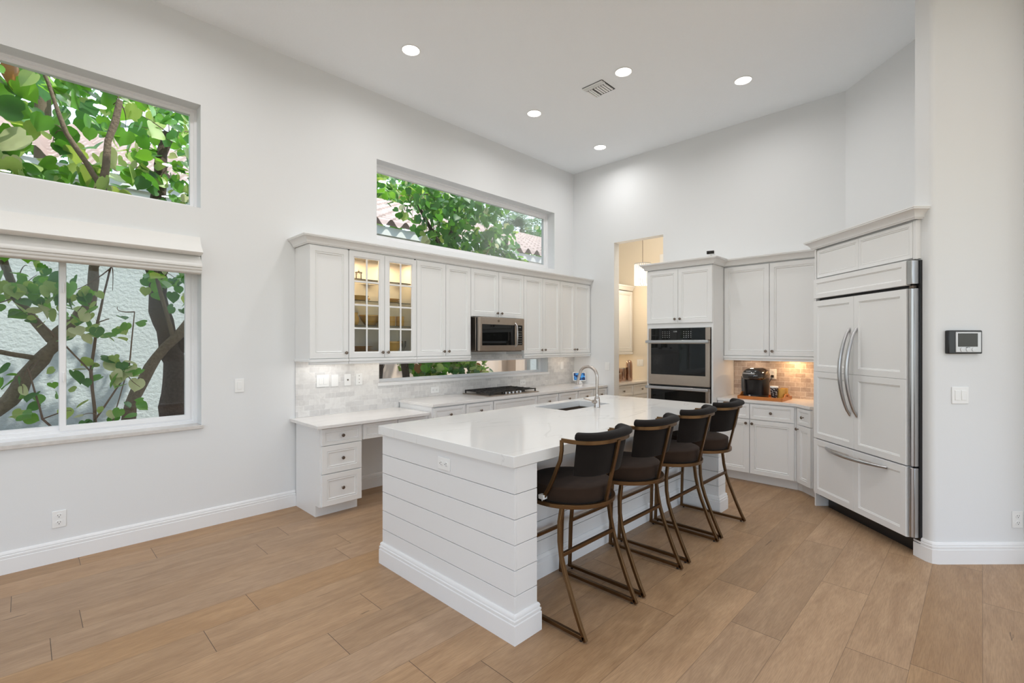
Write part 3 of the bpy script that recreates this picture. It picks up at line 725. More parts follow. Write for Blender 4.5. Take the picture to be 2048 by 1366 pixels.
for (bx, by, br_) in ((.15, .14, .035), (.15, .37, .03), (.43, .29, .05), (.70, .14, .03), (.70, .37, .035)):
    MB().lathe([(br_, .010), (br_ * .95, .02), (br_ * .8, .024), (.0001, .025)], (bx, by, 0), 20).build('burner', 'iron', t)
for i in range(5):
    MB().lathe([(.017, .010), (.018, .015), (.014, .032), (.0001, .034)], (.30 + i * .065, .045, 0), 16).build('control_knob', 'chrome', t)

# smart display
t = thing('smart_display', 'small white-framed screen with a blue picture on the far end of the counter', 'smart display', (5.99, 4.42, .909), R(-38))
MB().xf(Matrix.Identity(4)).box(-.10, .10, -.008, .008, .045, .180).xf(Matrix.Rotation(R(-12), 4, 'X')).build('frame', 'plate', t, bevel=.006)
def screen_mat():
    m, tt, b = new_mat('blue_screen_picture'); N = tt.nodes.new
    tc = N('ShaderNodeTexCoord'); nz = N('ShaderNodeTexNoise'); nz.inputs['Scale'].default_value = 22; L(tt, tc.outputs['Object'], nz.inputs[0])
    r = N('ShaderNodeValToRGB'); r.color_ramp.elements[0].color = (.003, .02, .10, 1); r.color_ramp.elements[0].position = .42; r.color_ramp.elements[1].color = (.08, .38, .85, 1); r.color_ramp.elements[1].position = .6
    L(tt, nz.outputs['Fac'], r.inputs[0]); L(tt, r.outputs[0], b.inputs['Emission Color']); b.inputs['Emission Strength'].default_value = .8; b.inputs['Base Color'].default_value = (0, 0, 0, 1)
    return m
MB().box(-.088, .088, -.0095, -.0075, .057, .168).xf(Matrix.Rotation(R(-12), 4, 'X')).build('screen', screen_mat(), t, smooth=False)
MB().lathe([(.05, 0), (.055, .01), (.035, .035), (.02, .055)], (0, .02, 0), 20).build('speaker_base', 'plate', t)

# ---------------------------------------------------------------- island
def shiplap(mb, w, z0=.0, z1=.895, lines=(.237, .367, .497, .628, .758), y=0, d=.015):
    """boards on local XZ facing -Y with V gaps"""
    zs = [z0] + list(lines) + [z1]
    for a, b in zip(zs, zs[1:]): mb.box(0, w, y - d, y, a + .0018, b - .0018)
    return mb
isl = thing('kitchen_island', 'large white shiplap kitchen island with end panels and recessed seating side', 'kitchen island', (1.752, 1.700, 0))
ix, iy = 1.752, 1.700
Lx = 4.560 - ix; Wy = 2.985 - iy      # overall
# inner core and end panels
cb_ = MB(); cb_.box(.015, .157, .015, Wy - .015, 0, .893); 
for a_, b_, c_, d_ in wall_with_holes(.157, Lx - .16, .385, Wy - .03, [(1.470, 2.200, .815, 1.225)]): cb_.box(a_, b_, c_, d_, 0, .893)
cb_.box(1.470, 2.200, .815, 1.225, 0, .66); cb_.box(Lx - .145, Lx - .015, .015, .60, 0, .893); cb_.box(Lx - .16, Lx - .015, .60, Wy - .015, 0, .893)
cb_.build('island_core', 'ship', isl, smooth=False)
def rotz_at(mb, x, y, rz): return mb.xf(Matrix.Translation((x, y, 0)) @ Matrix.Rotation(rz, 4, 'Z'))
sh = MB(); rotz_at(shiplap(sh, Wy), .015, Wy, R(-90)); sh.build('end_panel', 'ship', isl, bevel=.0012)
s_ = MB(); rotz_at(shiplap(s_, .1565), .0155, .015, 0); s_.build('end_panel_edge', 'ship', isl, bevel=.0012)
s_ = MB(); rotz_at(shiplap(s_, .37), .157, .0155, R(90)); s_.build('end_panel_inner_side', 'ship', isl, bevel=.0012)
s_ = MB(); rotz_at(shiplap(s_, Lx - .157 - .160), .157, .385, 0); s_.build('seating_side_panel', 'ship', isl, bevel=.0012)
s_ = MB(); rotz_at(shiplap(s_, .37), Lx - .145, .3855, R(-90)); s_.build('far_end_inner_side', 'ship', isl, bevel=.0012)
s_ = MB(); rotz_at(shiplap(s_, .1445), Lx - .160, .015, 0); s_.build('far_end_edge', 'ship', isl, bevel=.0012)
s_ = MB(); rotz_at(shiplap(s_, Wy), Lx - .015, 0, R(90)); s_.build('far_end_panel', 'ship', isl, bevel=.0012)
s_ = MB(); rotz_at(shiplap(s_, Lx - .02, lines=()), Lx - .01, Wy - .016, R(180)); s_.build('window_side_panel', 'cab', isl)
ib = MB()
pth = [(0, Wy), (0, 0), (.172, 0), (.172, .370), (Lx - .160, .370), (Lx - .160, 0), (Lx, 0), (Lx, Wy), (0, Wy)]
ib.sweep([(x, y, 0) for x, y in pth[:-1]], [(a, b) for a, b in BASE], closed=True)
ib.v = [p for p in ib.v]
ib.build('island_baseboard', 'trim', isl)
# worktop with sink cut-out
ct = MB(); zt0, zt1 = .897, .957
SX0, SX1, SY0, SY1 = 3.245, 3.93, 2.535, 2.905
TX0, TX1, TY0, TY1 = 1.733, 4.575, 1.690, 3.010
def cell_box(mb, xs, ys, skip):
    for i in range(len(xs) - 1):
        for j in range(len(ys) - 1):
            if (i, j) in skip: continue
            mb.box(xs[i], xs[i + 1], ys[j], ys[j + 1], zt0, zt1)
outer = [(TX0, TY0), (TX1, TY0), (TX1, TY1), (TX0, TY1)]; inner = [(SX0, SY0), (SX1, SY0), (SX1, SY1), (SX0, SY1)]
vs = [(x, y, z) for z in (zt0, zt1) for x, y in outer + inner]
fs = []
for i in range(4):
    j = (i + 1) % 4
    fs += [(8 + i, 8 + j, 12 + j, 12 + i), (i, 4 + i, 4 + j, j), (i, j, 8 + j, 8 + i), (4 + i, 12 + i, 12 + j, 4 + j)]
ct.add(vs, fs)
o = ct.build('island_countertop', 'quartz', bevel=.0025); tag(o, 'thick white quartz island top with faint grey veins and an undermount sink', 'countertop')
# sink
t = thing('sink', 'rectangular stainless undermount sink set in the island top', 'sink', (SX0, SY0, .70))
w_, d_ = SX1 - SX0, SY1 - SY0
mb = MB(); mb.box(-.012, w_ + .012, -.012, d_ + .012, -.006, 0); mb.box(-.012, -.001, -.012, d_ + .012, 0, .196); mb.box(w_ + .001, w_ + .012, -.012, d_ + .012, 0, .196)
mb.box(0, w_, -.012, -.001, 0, .196); mb.box(0, w_, d_ + .001, d_ + .012, 0, .196); mb.build('basin', 'steel', t, smooth=False)
MB().box(w_ / 2 - .008, w_ / 2 + .008, 0, d_, 0, .15).build('divider', 'steel', t, bevel=.003)
MB().lathe([(.04, .0), (.04, .003), (.02, .002), (.0001, .001)], (w_ / 4, d_ / 2, 0), 20).build('drain', 'chrome', t)
# faucet
t = thing('faucet', 'tall brushed nickel gooseneck faucet standing beside the island sink', 'faucet', (3.597, 2.462, .957))
MB().lathe([(.027, 0), (.027, .012), (.024, .02), (.025, .07), (.022, .085), (.016, .10), (.015, .12)], seg=24).build('base_body', 'nickel', t)
pa = [(0, 0, .10), (0, 0, .16), (0, 0, .27)] + [(0, .098 - .098 * math.cos(a), .27 + .093 * math.sin(a)) for a in [R(12 * i) for i in range(1, 13)]] + [(0, .198, .27), (0, .212, .225), (0, .220, .19)]
MB().tube(pa, .0135, 14).build('spout', 'nickel', t)
MB().tube([(-.015, .0, .053), (-.048, .006, .056), (-.056, .007, .058)], [.017, .017, .015], 14).build('handle_hub', 'nickel', t)
MB().tube([(-.052, .006, .060), (-.10, .02, .075), (-.150, .035, .090)], .005, 8).build('handle_lever', 'nickel', t)

# ---------------------------------------------------------------- bar stools
def superarc(n, hw, y0, yb):
    """U curve, open to +Y: from (-hw,y0) round the back (0,yb) to (hw,y0)"""
    P = []
    for i in range(n + 1):
        a = math.pi * i / n; c, s = math.cos(a), math.sin(a); e = .72
        P.append((-hw * math.copysign(abs(c) ** e, c), y0 + (yb - y0) * abs(s) ** e))
    return P
def make_stool(first):
    t = thing('bar_stool', 'dark velvet bar stool with bronze frame, nearest stool with a white tag', 'bar stool', (2.257, 1.735, 0), 0, 'bronze bar stools along the island')
    zr = .650
    MB().tube([(.250 * math.cos(a), .250 * math.sin(a), zr) for a in [2 * math.pi * i / 40 for i in range(40)]], .011, 4, closed=True)
    MB().sweep([(.250 * math.cos(a), .250 * math.sin(a), zr) for a in [2 * math.pi * i / 48 for i in range(48)]], [(-.011, -.011), (.011, -.011), (.011, .011), (-.011, .011)], closed=True).build('seat_ring', 'bronze', t, bevel=.002, sharp=30)
    MB().lathe([(.238, .648), (.238, .660), (.0001, .660)], seg=40).build('seat_pan', 'iron', t)
    MB().lathe([(.226, .660), (.233, .667), (.235, .700), (.2345, .733), (.236, .737), (.234, .742), (.227, .746), (.16, .753), (.08, .757), (.0001, .758)], seg=48).build('seat', 'velvet_seat', t, sharp=60)
    for s in (-1, 1):
        # sled frame: front leg, floor rail, sabre back leg are one bent bar each
        MB().bar([(s * .238, .235, .640), (s * .249, .262, .30), (s * .251, .270, .012)], .020, up=(0, 1, 0)).build('front_leg', 'bronze', t, bevel=.0015)
        MB().bar([(s * .251, .280, .021), (s * .251, -.288, .021)], .020).build('floor_rail', 'bronze', t, bevel=.0015)
        pts_ = [(s * .222, -.115, .640), (s * .236, -.112, .57), (s * .246, -.120, .47), (s * .250, -.135, .39), (s * .251, -.160, .31), (s * .251, -.190, .235), (s * .251, -.225, .15), (s * .251, -.262, .068), (s * .251, -.292, .008)]
        MB().bar(pts_, .020, up=(0, 1, 0)).build('back_leg', 'bronze', t, bevel=.0015)
        MB().lathe([(.008, 0), (.008, .011)], (s * .251, -.262, 0), 10).lathe([(.008, 0), (.008, .011)], (s * .251, .25, 0), 10).build('foot_glide', 'black', t)
    MB().bar([(-.25, -.135, .402), (.25, -.135, .402)], .018, .020).build('rear_stretcher', 'bronze', t, bevel=.0015)
    MB().bar([(-.246, .262, .325), (.246, .262, .325)], .018, .020).build('footrest', 'bronze', t, bevel=.0015)
    # back rail
    arc = superarc(28, .232, -.122, -.325)
    MB().sweep([(x, y, 1.010) for x, y in arc], [(-.006, -.011), (.006, -.011), (.006, .011), (-.006, .011)]).build('back_rail', 'bronze', t, bevel=.0015, sharp=30)
    for s in (-1, 1):
        cv = [(s * .232, -.122, 1.010), (s * .232, -.122, .955), (s * .234, -.114, .90), (s * .238, -.093, .85), (s * .243, -.070, .79), (s * .247, -.040, .73), (s * .247, -.014, .69), (s * .247, .000, .668)]
        MB().bar(cv, .012, .020, up=(0, 1, 0)).build('arm', 'bronze', t, bevel=.0015)
    MB().bar([(0, -.247, .655), (0, -.332, 1.01)], .022, .014, up=(0, 1, 0)).build('back_post', 'bronze', t, bevel=.0015)
    # padded back: shell following the rail, rolled over it at the top
    sub = [p for p in superarc(60, .232, -.122, -.325)][6:55]
    mb = MB(); n = len(sub); prof = [(.820, .012), (.816, .03), (.820, .050), (.86, .058), (.95, .055), (1.02, .058), (1.045, .052), (1.058, .030), (1.060, .008), (1.052, -.016), (1.036, -.024), (1.024, -.018), (1.021, .008), (.86, .010)]
    vs = []
    for i, (x, y) in enumerate(sub):
        a = sub[max(i - 1, 0)]; b = sub[min(i + 1, n - 1)]; dx, dy = b[0] - a[0], b[1] - a[1]; l = math.hypot(dx, dy); nx, ny = -dy / l, dx / l   # inward (towards the seat)
        for (z, off) in prof:
            k = .93 + .07 * min(1, (z - .80) / .20)      # narrower towards the bottom
            vs.append((x * (k if z < 1.0 else 1) + nx * off, y * 1.0 + (1.0 - z) * .20 * (1 if z < 1.0 else 0) + ny * off, z))
    kk = len(prof); fs = [(i * kk + a, i * kk + (a + 1) % kk, (i + 1) * kk + (a + 1) % kk, (i + 1) * kk + a) for i in range(n - 1) for a in range(kk)]
    fs += [tuple(range(kk))[::-1], tuple((n - 1) * kk + a for a in range(kk))]
    mb.add(vs, fs); mb.build('backrest', 'velvet', t, bevel=.006, sharp=50)
    return t
st = make_stool(True)
stool_x = [2.257, 2.860, 3.487, 4.0715]
sl = [None, 'dark velvet bar stool with bronze frame, second from the near island end', 'dark velvet bar stool with bronze frame, third from the near island end', 'dark velvet bar stool with bronze frame at the far end near the coffee counter']
for i in (1, 2, 3): dup(st, (stool_x[i], 1.735 + (.004, .006, .008)[i - 1], 0), label=sl[i])
mb = MB().box(-.264, -.230, -.020, .018, .672, .696).box(-.256, -.251, -.004, .001, .636, .672)
tg = mb.build('plastic_tag', 'plate', st, bevel=.002); tg['label'] = 'torn white plastic wrap at the foot of the arm'

# ---------------------------------------------------------------- back wall: oven tower
XT = 5.475
t = thing('oven_tower_cabinet', 'tall white cabinet tower holding the built-in double oven', 'kitchen cabinet', (XT, 2.995, 0), R(-90))
wT = 2.995 - 2.176; dT = XB - XT - .003
mb = MB(); mb.box(0, .020, 0, dT, 0, 2.432); mb.box(wT - .02, wT, 0, dT, 0, 2.432); mb.box(.02, wT - .02, .0, dT, 1.715, 2.432); mb.box(.02, wT - .02, 0, dT, .102, .33); mb.box(.02, wT - .02, .08, dT, 0, .102)
mb.box(.02, wT - .02, dT - .02, dT, .33, 1.715); mb.build('cabinet_body', 'cab', t, smooth=False)
door(t, .003, wT / 2 - .0, 1.772, 2.420, (wT / 2 - .032, 1.822)); door(t, wT / 2, wT - .003, 1.772, 2.420, (wT / 2 + .032, 1.822))
door(t, .003, wT - .003, .106, .325, None, name='drawer')
ov = thing('double_wall_oven', 'stainless double wall oven with black glass doors', 'oven', (XT, 2.995, 0), R(-90))
o0, o1 = .030, wT - .026
MB().box(o0 + .01, o1 - .01, .005, .50, .345, 1.70).build('oven_case', 'black', ov, smooth=False)
MB().box(o0, o0 + .033, -.022, .004, 1.572, 1.712).box(o1 - .055, o1, -.022, .004, 1.572, 1.712).build('control_panel_ends', 'steel', ov, bevel=.002)
cp = MB().box(o0 + .033, o1 - .055, -.022, .004, 1.572, 1.712).build('control_panel', 'black_glass', ov, smooth=False)
for gx, n in ((.215, 4), (.48, 4)):
    for c_ in range(n):
        for r_ in range(4): MB().box(gx + c_ * .028, gx + .008 + c_ * .028, -.0232, -.0218, 1.602 + r_ * .022, 1.607 + r_ * .022).build('key_mark', 'silver', cp, smooth=False)
text('clock_digits', '12:00', .022, 'silver', cp, Matrix.Translation((.375, -.0228, 1.672)) @ FACE_FRONT)
def oven_door(z0, z1, gz0, gz1, hz):
    d = MB().box(o0 + .002, o1 - .002, -.040, .004, z0, z1).build('oven_door', 'steel', ov, bevel=.003)
    MB().box(o0 + .042, o1 - .046, -.0425, -.039, gz0, gz1).build('door_glass', 'black_glass', d, bevel=.002)
    MB().box(o0 - .006, o1 + .002, -.098, -.080, hz - .017, hz + .017).box(o0, o0 + .02, -.08, -.04, hz - .014, hz + .014).box(o1 - .03, o1 - .008, -.08, -.04, hz - .014, hz + .014).build('handle', 'chrome', d, bevel=.004)
oven_door(1.032, 1.566, 1.155, 1.528, 1.553); oven_door(.36, 1.012, .47, .975, .999)

# uppers and base on the back wall (nook)
XU = 5.80
t = thing('wall_cabinet', 'large two-door wall cabinet above the coffee maker', 'kitchen cabinet', (XU, 2.174, 0), R(-90))
wN = 1.04; dN = XB - XU - .003
MB().box(0, wN, 0, dN, 1.386, 2.432).build('cabinet_body', 'cab', t, smooth=False)
door(t, .003, .492, ZU0, ZU1, (.460, ZU0 + .055)); door(t, .494, .984, ZU0, ZU1, (.526, ZU0 + .055))
MB().box(0, wN, -.026, .012, 1.358, 1.386).box(0, wN, -.018, .012, 1.334, 1.358).build('light_rail', 'cab', t, bevel=.004)
# angled end: base front X=5.585 down to Y=1.37, then parallel to the refrigerator
XN = 5.60
t = basecab('white base cabinet with drawer and two doors under the coffee maker', 0, .80, [(.350, .785, 1)], rz=R(-90), loc=(XN, 2.172, 0), doors=False, depth=.515, toe=.06)
door(t, .004, .348, .700, .868, (.176, .785), name='drawer', small=True)
door(t, .004, .348, .104, .696, (.318, .655)); door(t, .350, .785, .104, .696, (.380, .655))
t = thing('base_cabinet', 'narrow angled base cabinet with small drawer beside the refrigerator', 'kitchen cabinet', (XN, 1.370, 0), R(-135))
mb = MB(); mb.prism([(0, 0), (.262, 0), (.262, .30), (.02, .30), (-.34, .34)][:3] + [(.262, .45), (-.10, .45)], .102, .878); mb.prism([(-.044, .043), (0, .06), (.262, .06), (.262, .45), (-.06, .45)], 0, .102)
mb.build('cabinet_body', 'cab', t, smooth=False)
door(t, .040, .258, .700, .868, (.149, .785), name='drawer', small=True)
door(t, .040, .258, .104, .696, (.062, .655))
x1, y1 = 5.60 - q * .262, 1.37 - q * .262
cpoly = [(5.572, 2.172), (XB - .003, 2.172), (XB - .003, 1.05), (x1 + .31, y1 - .31 + .02), (x1 - .018, y1 + .022), (5.572, 1.380)]
o = MB().prism(cpoly, .879, .9085).build('quartz_countertop', 'counter', bevel=.002); tag(o, 'short white quartz countertop under the coffee maker', 'countertop')
crown('crown_molding', 'white crown molding stepping around the oven tower and nook cabinet', [(XB - .002, 2.997), (XT - .022, 2.997), (XT - .022, 2.172), (XU - .022, 2.172), (XU - .022, 1.10)], 2.432, flip=1,
      top_poly=[(XB - .003, 2.995), (XT, 2.995), (XT, 2.174), (XU, 2.174), (XU, 1.10), (XB - .003, 1.10)])
# security camera on tower
t = thing('security_camera', 'small black and white camera on top of the oven tower', 'camera', (5.50, 2.21, 2.5105), R(-78))
MB().lathe([(.035, 0), (.035, .008), (.012, .014), (.010, .035)], seg=20).build('stand', 'plate', t)
MB().box(-.042, .042, -.045, .02, .032, .075).build('camera_body', 'plate', t, bevel=.008)
MB().box(-.040, .040, -.048, -.044, .036, .072).build('black_face', 'gloss_black', t, bevel=.004)
MB().lathe([(.008, 0), (.008, -.004), (.0001, -.004)], (0, -.048, .055), 14, 'y').build('lens', 'screen_grey', t)

# nook objects
t = thing('wooden_tray', 'orange wooden tray with handle holes holding the coffee maker', 'tray', (5.83, 1.745, .909), R(-90))
mb = MB(); mb.box(-.225, .225, -.17, .17, 0, .008); mb.box(-.225, .225, -.178, -.168, 0, .035); mb.box(-.225, .225, .168, .178, 0, .035)
mb.build('tray_base', 'orange_wood', t, bevel=.002)
for s in (-1, 1):
    pl_ = [(-.178, 0), (.178, 0), (.178, .035), (.10, .045), (.06, .068), (-.06, .068), (-.10, .045), (-.178, .035)]
    xx = s * .225
    e = MB(); hole = [(-.035, .042), (.035, .042), (.035, .056), (-.035, .056)]
    # side board as top and bottom strips around the hand hole
    for poly in ([(-.178, 0), (.178, 0), (.178, .035), (.10, .042), (-.10, .042), (-.178, .035)], [(-.10, .042), (-.035, .042), (-.035, .056), (-.075, .060)], [(.035, .042), (.10, .042), (.075, .060), (.035, .056)],
                 [(-.075, .060), (-.035, .056), (.035, .056), (.075, .060), (.055, .070), (-.055, .070)]):
        n = len(poly); v = [(xx - .005, a, b) for a, b in poly] + [(xx + .005, a, b) for a, b in poly]
        e.add(v, [tuple(range(n))[::-1], tuple(range(n, 2 * n))] + [(i, (i + 1) % n, n + (i + 1) % n, n + i) for i in range(n)])
    e.build('end_handle', 'orange_wood', t, smooth=False)
t = thing('coffee_maker', 'black single-serve coffee maker with silver handle on the tray', 'coffee maker', (5.85, 1.842, .918), R(-106))
def oval(w, d, n=24, p=3.0):
    return [(w * math.copysign(abs(math.cos(a)) ** (2 / p), math.cos(a)), d * math.copysign(abs(math.sin(a)) ** (2 / p), math.sin(a))) for a in [2 * math.pi * i / n for i in range(n)]]
def stack(levels, mi=0):
    m_ = MB(); n = 24; vs = []
    for (w, d, cx, cy, z) in levels: vs += [(x + cx, y + cy, z) for x, y in oval(w, d)]
    fs = [(i * n + a, i * n + (a + 1) % n, (i + 1) * n + (a + 1) % n, (i + 1) * n + a) for i in range(len(levels) - 1) for a in range(n)]
    fs += [tuple(range(n))[::-1], tuple((len(levels) - 1) * n + a for a in range(n))]
    return m_.add(vs, fs)
stack([(.105, .13, 0, 0, 0), (.11, .135, 0, 0, .012), (.105, .13, 0, 0, .03)]).build('drip_base', 'black', t)
stack([(.108, .090, 0, .035, .03), (.110, .095, 0, .035, .12), (.114, .105, 0, .028, .22)]).build('body', 'black', t)
stack([(.108, .130, 0, .0, .205), (.118, .142, 0, -.002, .225), (.122, .145, 0, 0, .26), (.112, .135, 0, .005, .295), (.085, .11, 0, .012, .322), (.05, .07, 0, .015, .335), (.015, .02, 0, .015, .338)]).build('brew_head', 'gloss_black', t, sharp=60)
MB().bar([(-.080, -.10, .272), (-.065, -.136, .274), (0, -.153, .275), (.065, -.136, .274), (.080, -.10, .272)], .008, .016).build('silver_handle', 'chrome', t, bevel=.004)
text('brand_lettering', 'KEURIG', .017, 'silver', t, Matrix.Translation((0, -.136, .298)) @ Matrix.Rotation(R(60), 4, 'X'))
stack([(.028, .085, -.122, .02, .03), (.030, .09, -.124, .02, .12), (.032, .09, -.122, .02, .235)]).build('water_tank', simple('smoky_plastic', (.06, .055, .05), .1, coat=1), t, sharp=60)
MB().box(-.0, .02, -.135, -.12, .02, .034).build('drip_tray_stud', 'silver', t, bevel=.002)
t = thing('paper_cup', 'black and white patterned paper cup on the tray', 'cup', (5.745, 1.622, .918))
def cup_mat():
    m, tt, b = new_mat('cup_dots'); N = tt.nodes.new
    tc = N('ShaderNodeTexCoord'); v = N('ShaderNodeTexVoronoi'); v.inputs['Scale'].default_value = 75; L(tt, tc.outputs['Object'], v.inputs[0])
    r = N('ShaderNodeValToRGB'); r.color_ramp.interpolation = 'CONSTANT'; r.color_ramp.elements[0].color = (.8, .78, .76, 1); r.color_ramp.elements[1].position = .33; r.color_ramp.elements[1].color = (.012, .008, .01, 1)
    L(tt, v.outputs['Distance'], r.inputs[0]); L(tt, r.outputs[0], b.inputs['Base Color']); return m
MB().lathe([(.028, .012), (.040, .128)], seg=28, capb=False, capt=False).build('cup_sleeve', cup_mat(), t)
MB().lathe([(.027, 0), (.028, .012), (.0275, .013), (.0395, .129), (.041, .130), (.042, .134), (.042, .142), (.038, .146), (.0001, .144)], seg=28).build('cup_body', 'plate', t)
for k, (x, y, lb) in enumerate(((5.80, 1.570, 'nearer yellow faceted mug beside the paper cup on the tray'), (5.925, 1.572, 'yellow faceted mug behind the nearer yellow mug on the tray'))):
    ware('mug', lb, 'mug', (x, y, .918), mug(.040, .115), seg=8, handle=(.040, .03, .09), mat='yellow')
t = plate('wall_outlet', 'white duplex outlet on the beige tiles with a black plug in it', 'outlet', (XB - .013, 1.735, 1.175), R(-90), kind='outlet')
t = thing('power_cord', 'black power cord from the coffee maker to the outlet', 'cord', (XB - .022, 1.735, 1.150), 0)
MB().box(-.030, .0, -.014, .014, -.014, .014).build('plug', 'black', t, bevel=.004)
MB().tube([(-.03, 0, 0), (-.05, .005, -.03), (-.06, .03, -.09), (-.08, .05, -.16), (-.13, .06, -.215), (-.17, .06, -.226)], .0035, 8).build('cable', 'black', t)

# ---------------------------------------------------------------- refrigerator at 45 degrees
# local frame: origin on the floor at the far end of the door faces, x towards the near end, -y out of the face
CF = -4.08
fo = (5.210, 1.130)
RZF = R(-135)
t = thing('refrigerator_tower', 'white cabinet surround above and beside the built-in refrigerator', 'kitchen cabinet', (*fo, 0), RZF)
WF = 1.045
mb = MB(); mb.box(-.022, -.004, .022, .70, 0, 2.432); mb.build('side_panel', 'cab', t, smooth=False)
MB().box(-.004, 1.090, .048, .70, 2.138, 2.432).build('cabinet_body', 'cab', t, smooth=False)
prof_t = DPS
o = MB().rings(.002, .530, 2.144, 2.404, [(a, b + .048) for a, b in DPS]).build('door', 'cab', t, sharp=25)
o = MB().rings(.533, 1.064, 2.144, 2.404, [(a, b + .048) for a, b in DPS]).build('door', 'cab', t, sharp=25)
MB().box(1.067, 1.090, .030, .048, 2.134, 2.41).build('stile', 'cab', t, smooth=False)
fr_ = thing('refrigerator', 'large built-in refrigerator with white panel doors and steel handles', 'refrigerator', (*fo, 0), RZF)
MB().box(.004, 1.10, .055, .68, .10, 2.125).build('case', 'black', fr_, smooth=False)
MB().box(.030, 1.10, .12, .66, 0.0, .10).build('toe_kick', 'black', fr_, smooth=False)
FP = [(0, .03), (0, -.001), (.002, -.004), (.052, -.004), (.055, .001), (.060, .001), (.064, .006), (.070, .006)]
FP2 = [(0, .03), (0, -.001), (.002, -.004), (.038, -.004), (.040, .0), (.044, .0), (.048, .004)]
MB().rings(0, WF, 1.950, 2.128, FP2).build('upper_grille_panel', 'cab', fr_, sharp=25)
MB().box(WF + .001, WF + .045, .002, .055, 1.955, 2.126).build('grille_steel_edge', 'chrome', fr_, bevel=.004)
def fdoor(x0, x1, z0, z1, mid, name='refrigerator_door'):
    d = MB().box(x0, x1, .006, .052, z0, z1)
    o = d.build(name, 'cab', fr_, smooth=False)
    zs = [z0, mid, z1] if mid else [z0, z1]
    mb = MB()
    for a, b in zip(zs, zs[1:]):
        aa = a if a == z0 else a - .026; bb = b if b == z1 else b + .026
        mb.rings(x0 + .001, x1 - .001, a + .001, b - .001, [(0, .006), (0, -.001), (.002, -.004), (.050, -.004), (.053, .001), (.058, .001), (.062, .005), (.068, .005)])
    mb.build('door_panel', 'cab', o, sharp=25)
    return o
d1 = fdoor(.0, .5215, .648, 1.926, 1.27); d2 = fdoor(.5235, WF, .648, 1.926, 1.27)
dr = fdoor(0, WF, .131, .640, None, 'freezer_drawer')
for c_ in dr.children: pass
for ch in list(dr.children): bpy.data.objects.remove(ch)
for a, b in ((0, .5225), (.5225, WF)):
    MB().rings(a + .001, b - .001, .132, .639, [(0, .006), (0, -.001), (.002, -.004), (.050, -.004), (.053, .001), (.058, .001), (.062, .005), (.068, .005)]).build('drawer_panel', 'cab', dr, sharp=25)
MB().tube([(WF + .018, .028, .650), (WF + .018, .028, 1.925)], .021, 16).box(WF + .010, WF + .045, .022, .055, .65, 1.925).build('door_steel_edge', 'chrome', d2, bevel=.002)
MB().tube([(WF + .018, .028, .140), (WF + .018, .028, .638)], .021, 16).box(WF + .010, WF + .045, .022, .055, .14, .638).build('drawer_steel_edge', 'chrome', dr, bevel=.002)
MB().box(WF + .0, WF + .030, .02, .05, 1.928, 1.948).build('hinge', 'knob', fr_, bevel=.002)
def bow(xa, d, z0, z1, name='handle'):
    P = []
    for i in range(17):
        u = i / 16; P.append((xa, -.004 - .088 * math.sin(math.pi * u) ** .75 if 0 < u < 1 else -.002, z0 + (z1 - z0) * u))
    MB().tube(P, [.010 + .006 * math.sin(math.pi * i / 16) for i in range(17)], 12).build(name, 'chrome', d, sharp=80)
bow(.478, d1, .925, 1.660); bow(.560, d2, .925, 1.660)
P = []
for i in range(17):
    u = i / 16; P.append((.17 + .70 * u, -.004 - .075 * math.sin(math.pi * u) ** .75 if 0 < u < 1 else -.002, .585 + .02 * 0))
MB().tube(P, [.010 + .006 * math.sin(math.pi * i / 16) for i in range(17)], 12).build('handle', 'chrome', dr, sharp=80)
# crown of the refrigerator tower, out of the 45 degree face
def fl(x, y): return (fo[0] - q * x + -q * (-y) * -1 * -1, 0)
def fw(x, y):   # local -> world for the refrigerator frame
    c, s = math.cos(RZF), math.sin(RZF); return (fo[0] + c * x - s * y, fo[1] + s * x + c * y)
crown('crown_molding', 'white crown molding on top of the refrigerator surround', [fw(-.024, .68), fw(-.024, .018), fw(1.098, .018), fw(1.098, .075)], 2.416,
      top_poly=[fw(-.02, .70), fw(-.02, .025), fw(1.095, .025), fw(1.095, .06), fw(1.11, .08), fw(1.11, .70)])

# ---------------------------------------------------------------- pantry contents
YPF = 4.32
t = thing('wall_cabinet', 'white wall cabinet inside the pantry passage', 'kitchen cabinet', (XB + .14, YPF, 0))
MB().box(0, 1.10, 0, YW - YPF - .002, 1.386, 2.418).build('cabinet_body', 'cab', t, smooth=False)
door(t, .003, .40, ZU0, ZU1, (.37, 1.445)); door(t, .402, 1.09, ZU0, ZU1, (.45, 1.445))
MB().box(0, 1.10, -.026, .012, 1.345, 1.386).build('light_rail', 'cab', t, bevel=.004)
crown('crown_molding', 'white crown molding on the pantry wall cabinet', [(XB + .14, YPF - .004), (XB + 1.241, YPF - .004)], 2.431, top_poly=[(XB + .14, YPF), (XB + 1.24, YPF), (XB + 1.24, YW - .003), (XB + .14, YW - .003)])
basecab('white base cabinet with drawers inside the pantry passage', 0, 1.12, [(.004, .60, 1), (.61, 1.11, 1)], loc=(XB + .14, YP, 0))
o = MB().box(XB + .137, XP - .003, 3.990, YW - .002, .879, .9085).build('quartz_countertop', 'counter', bevel=.002); tag(o, 'white quartz countertop inside the pantry passage', 'countertop')
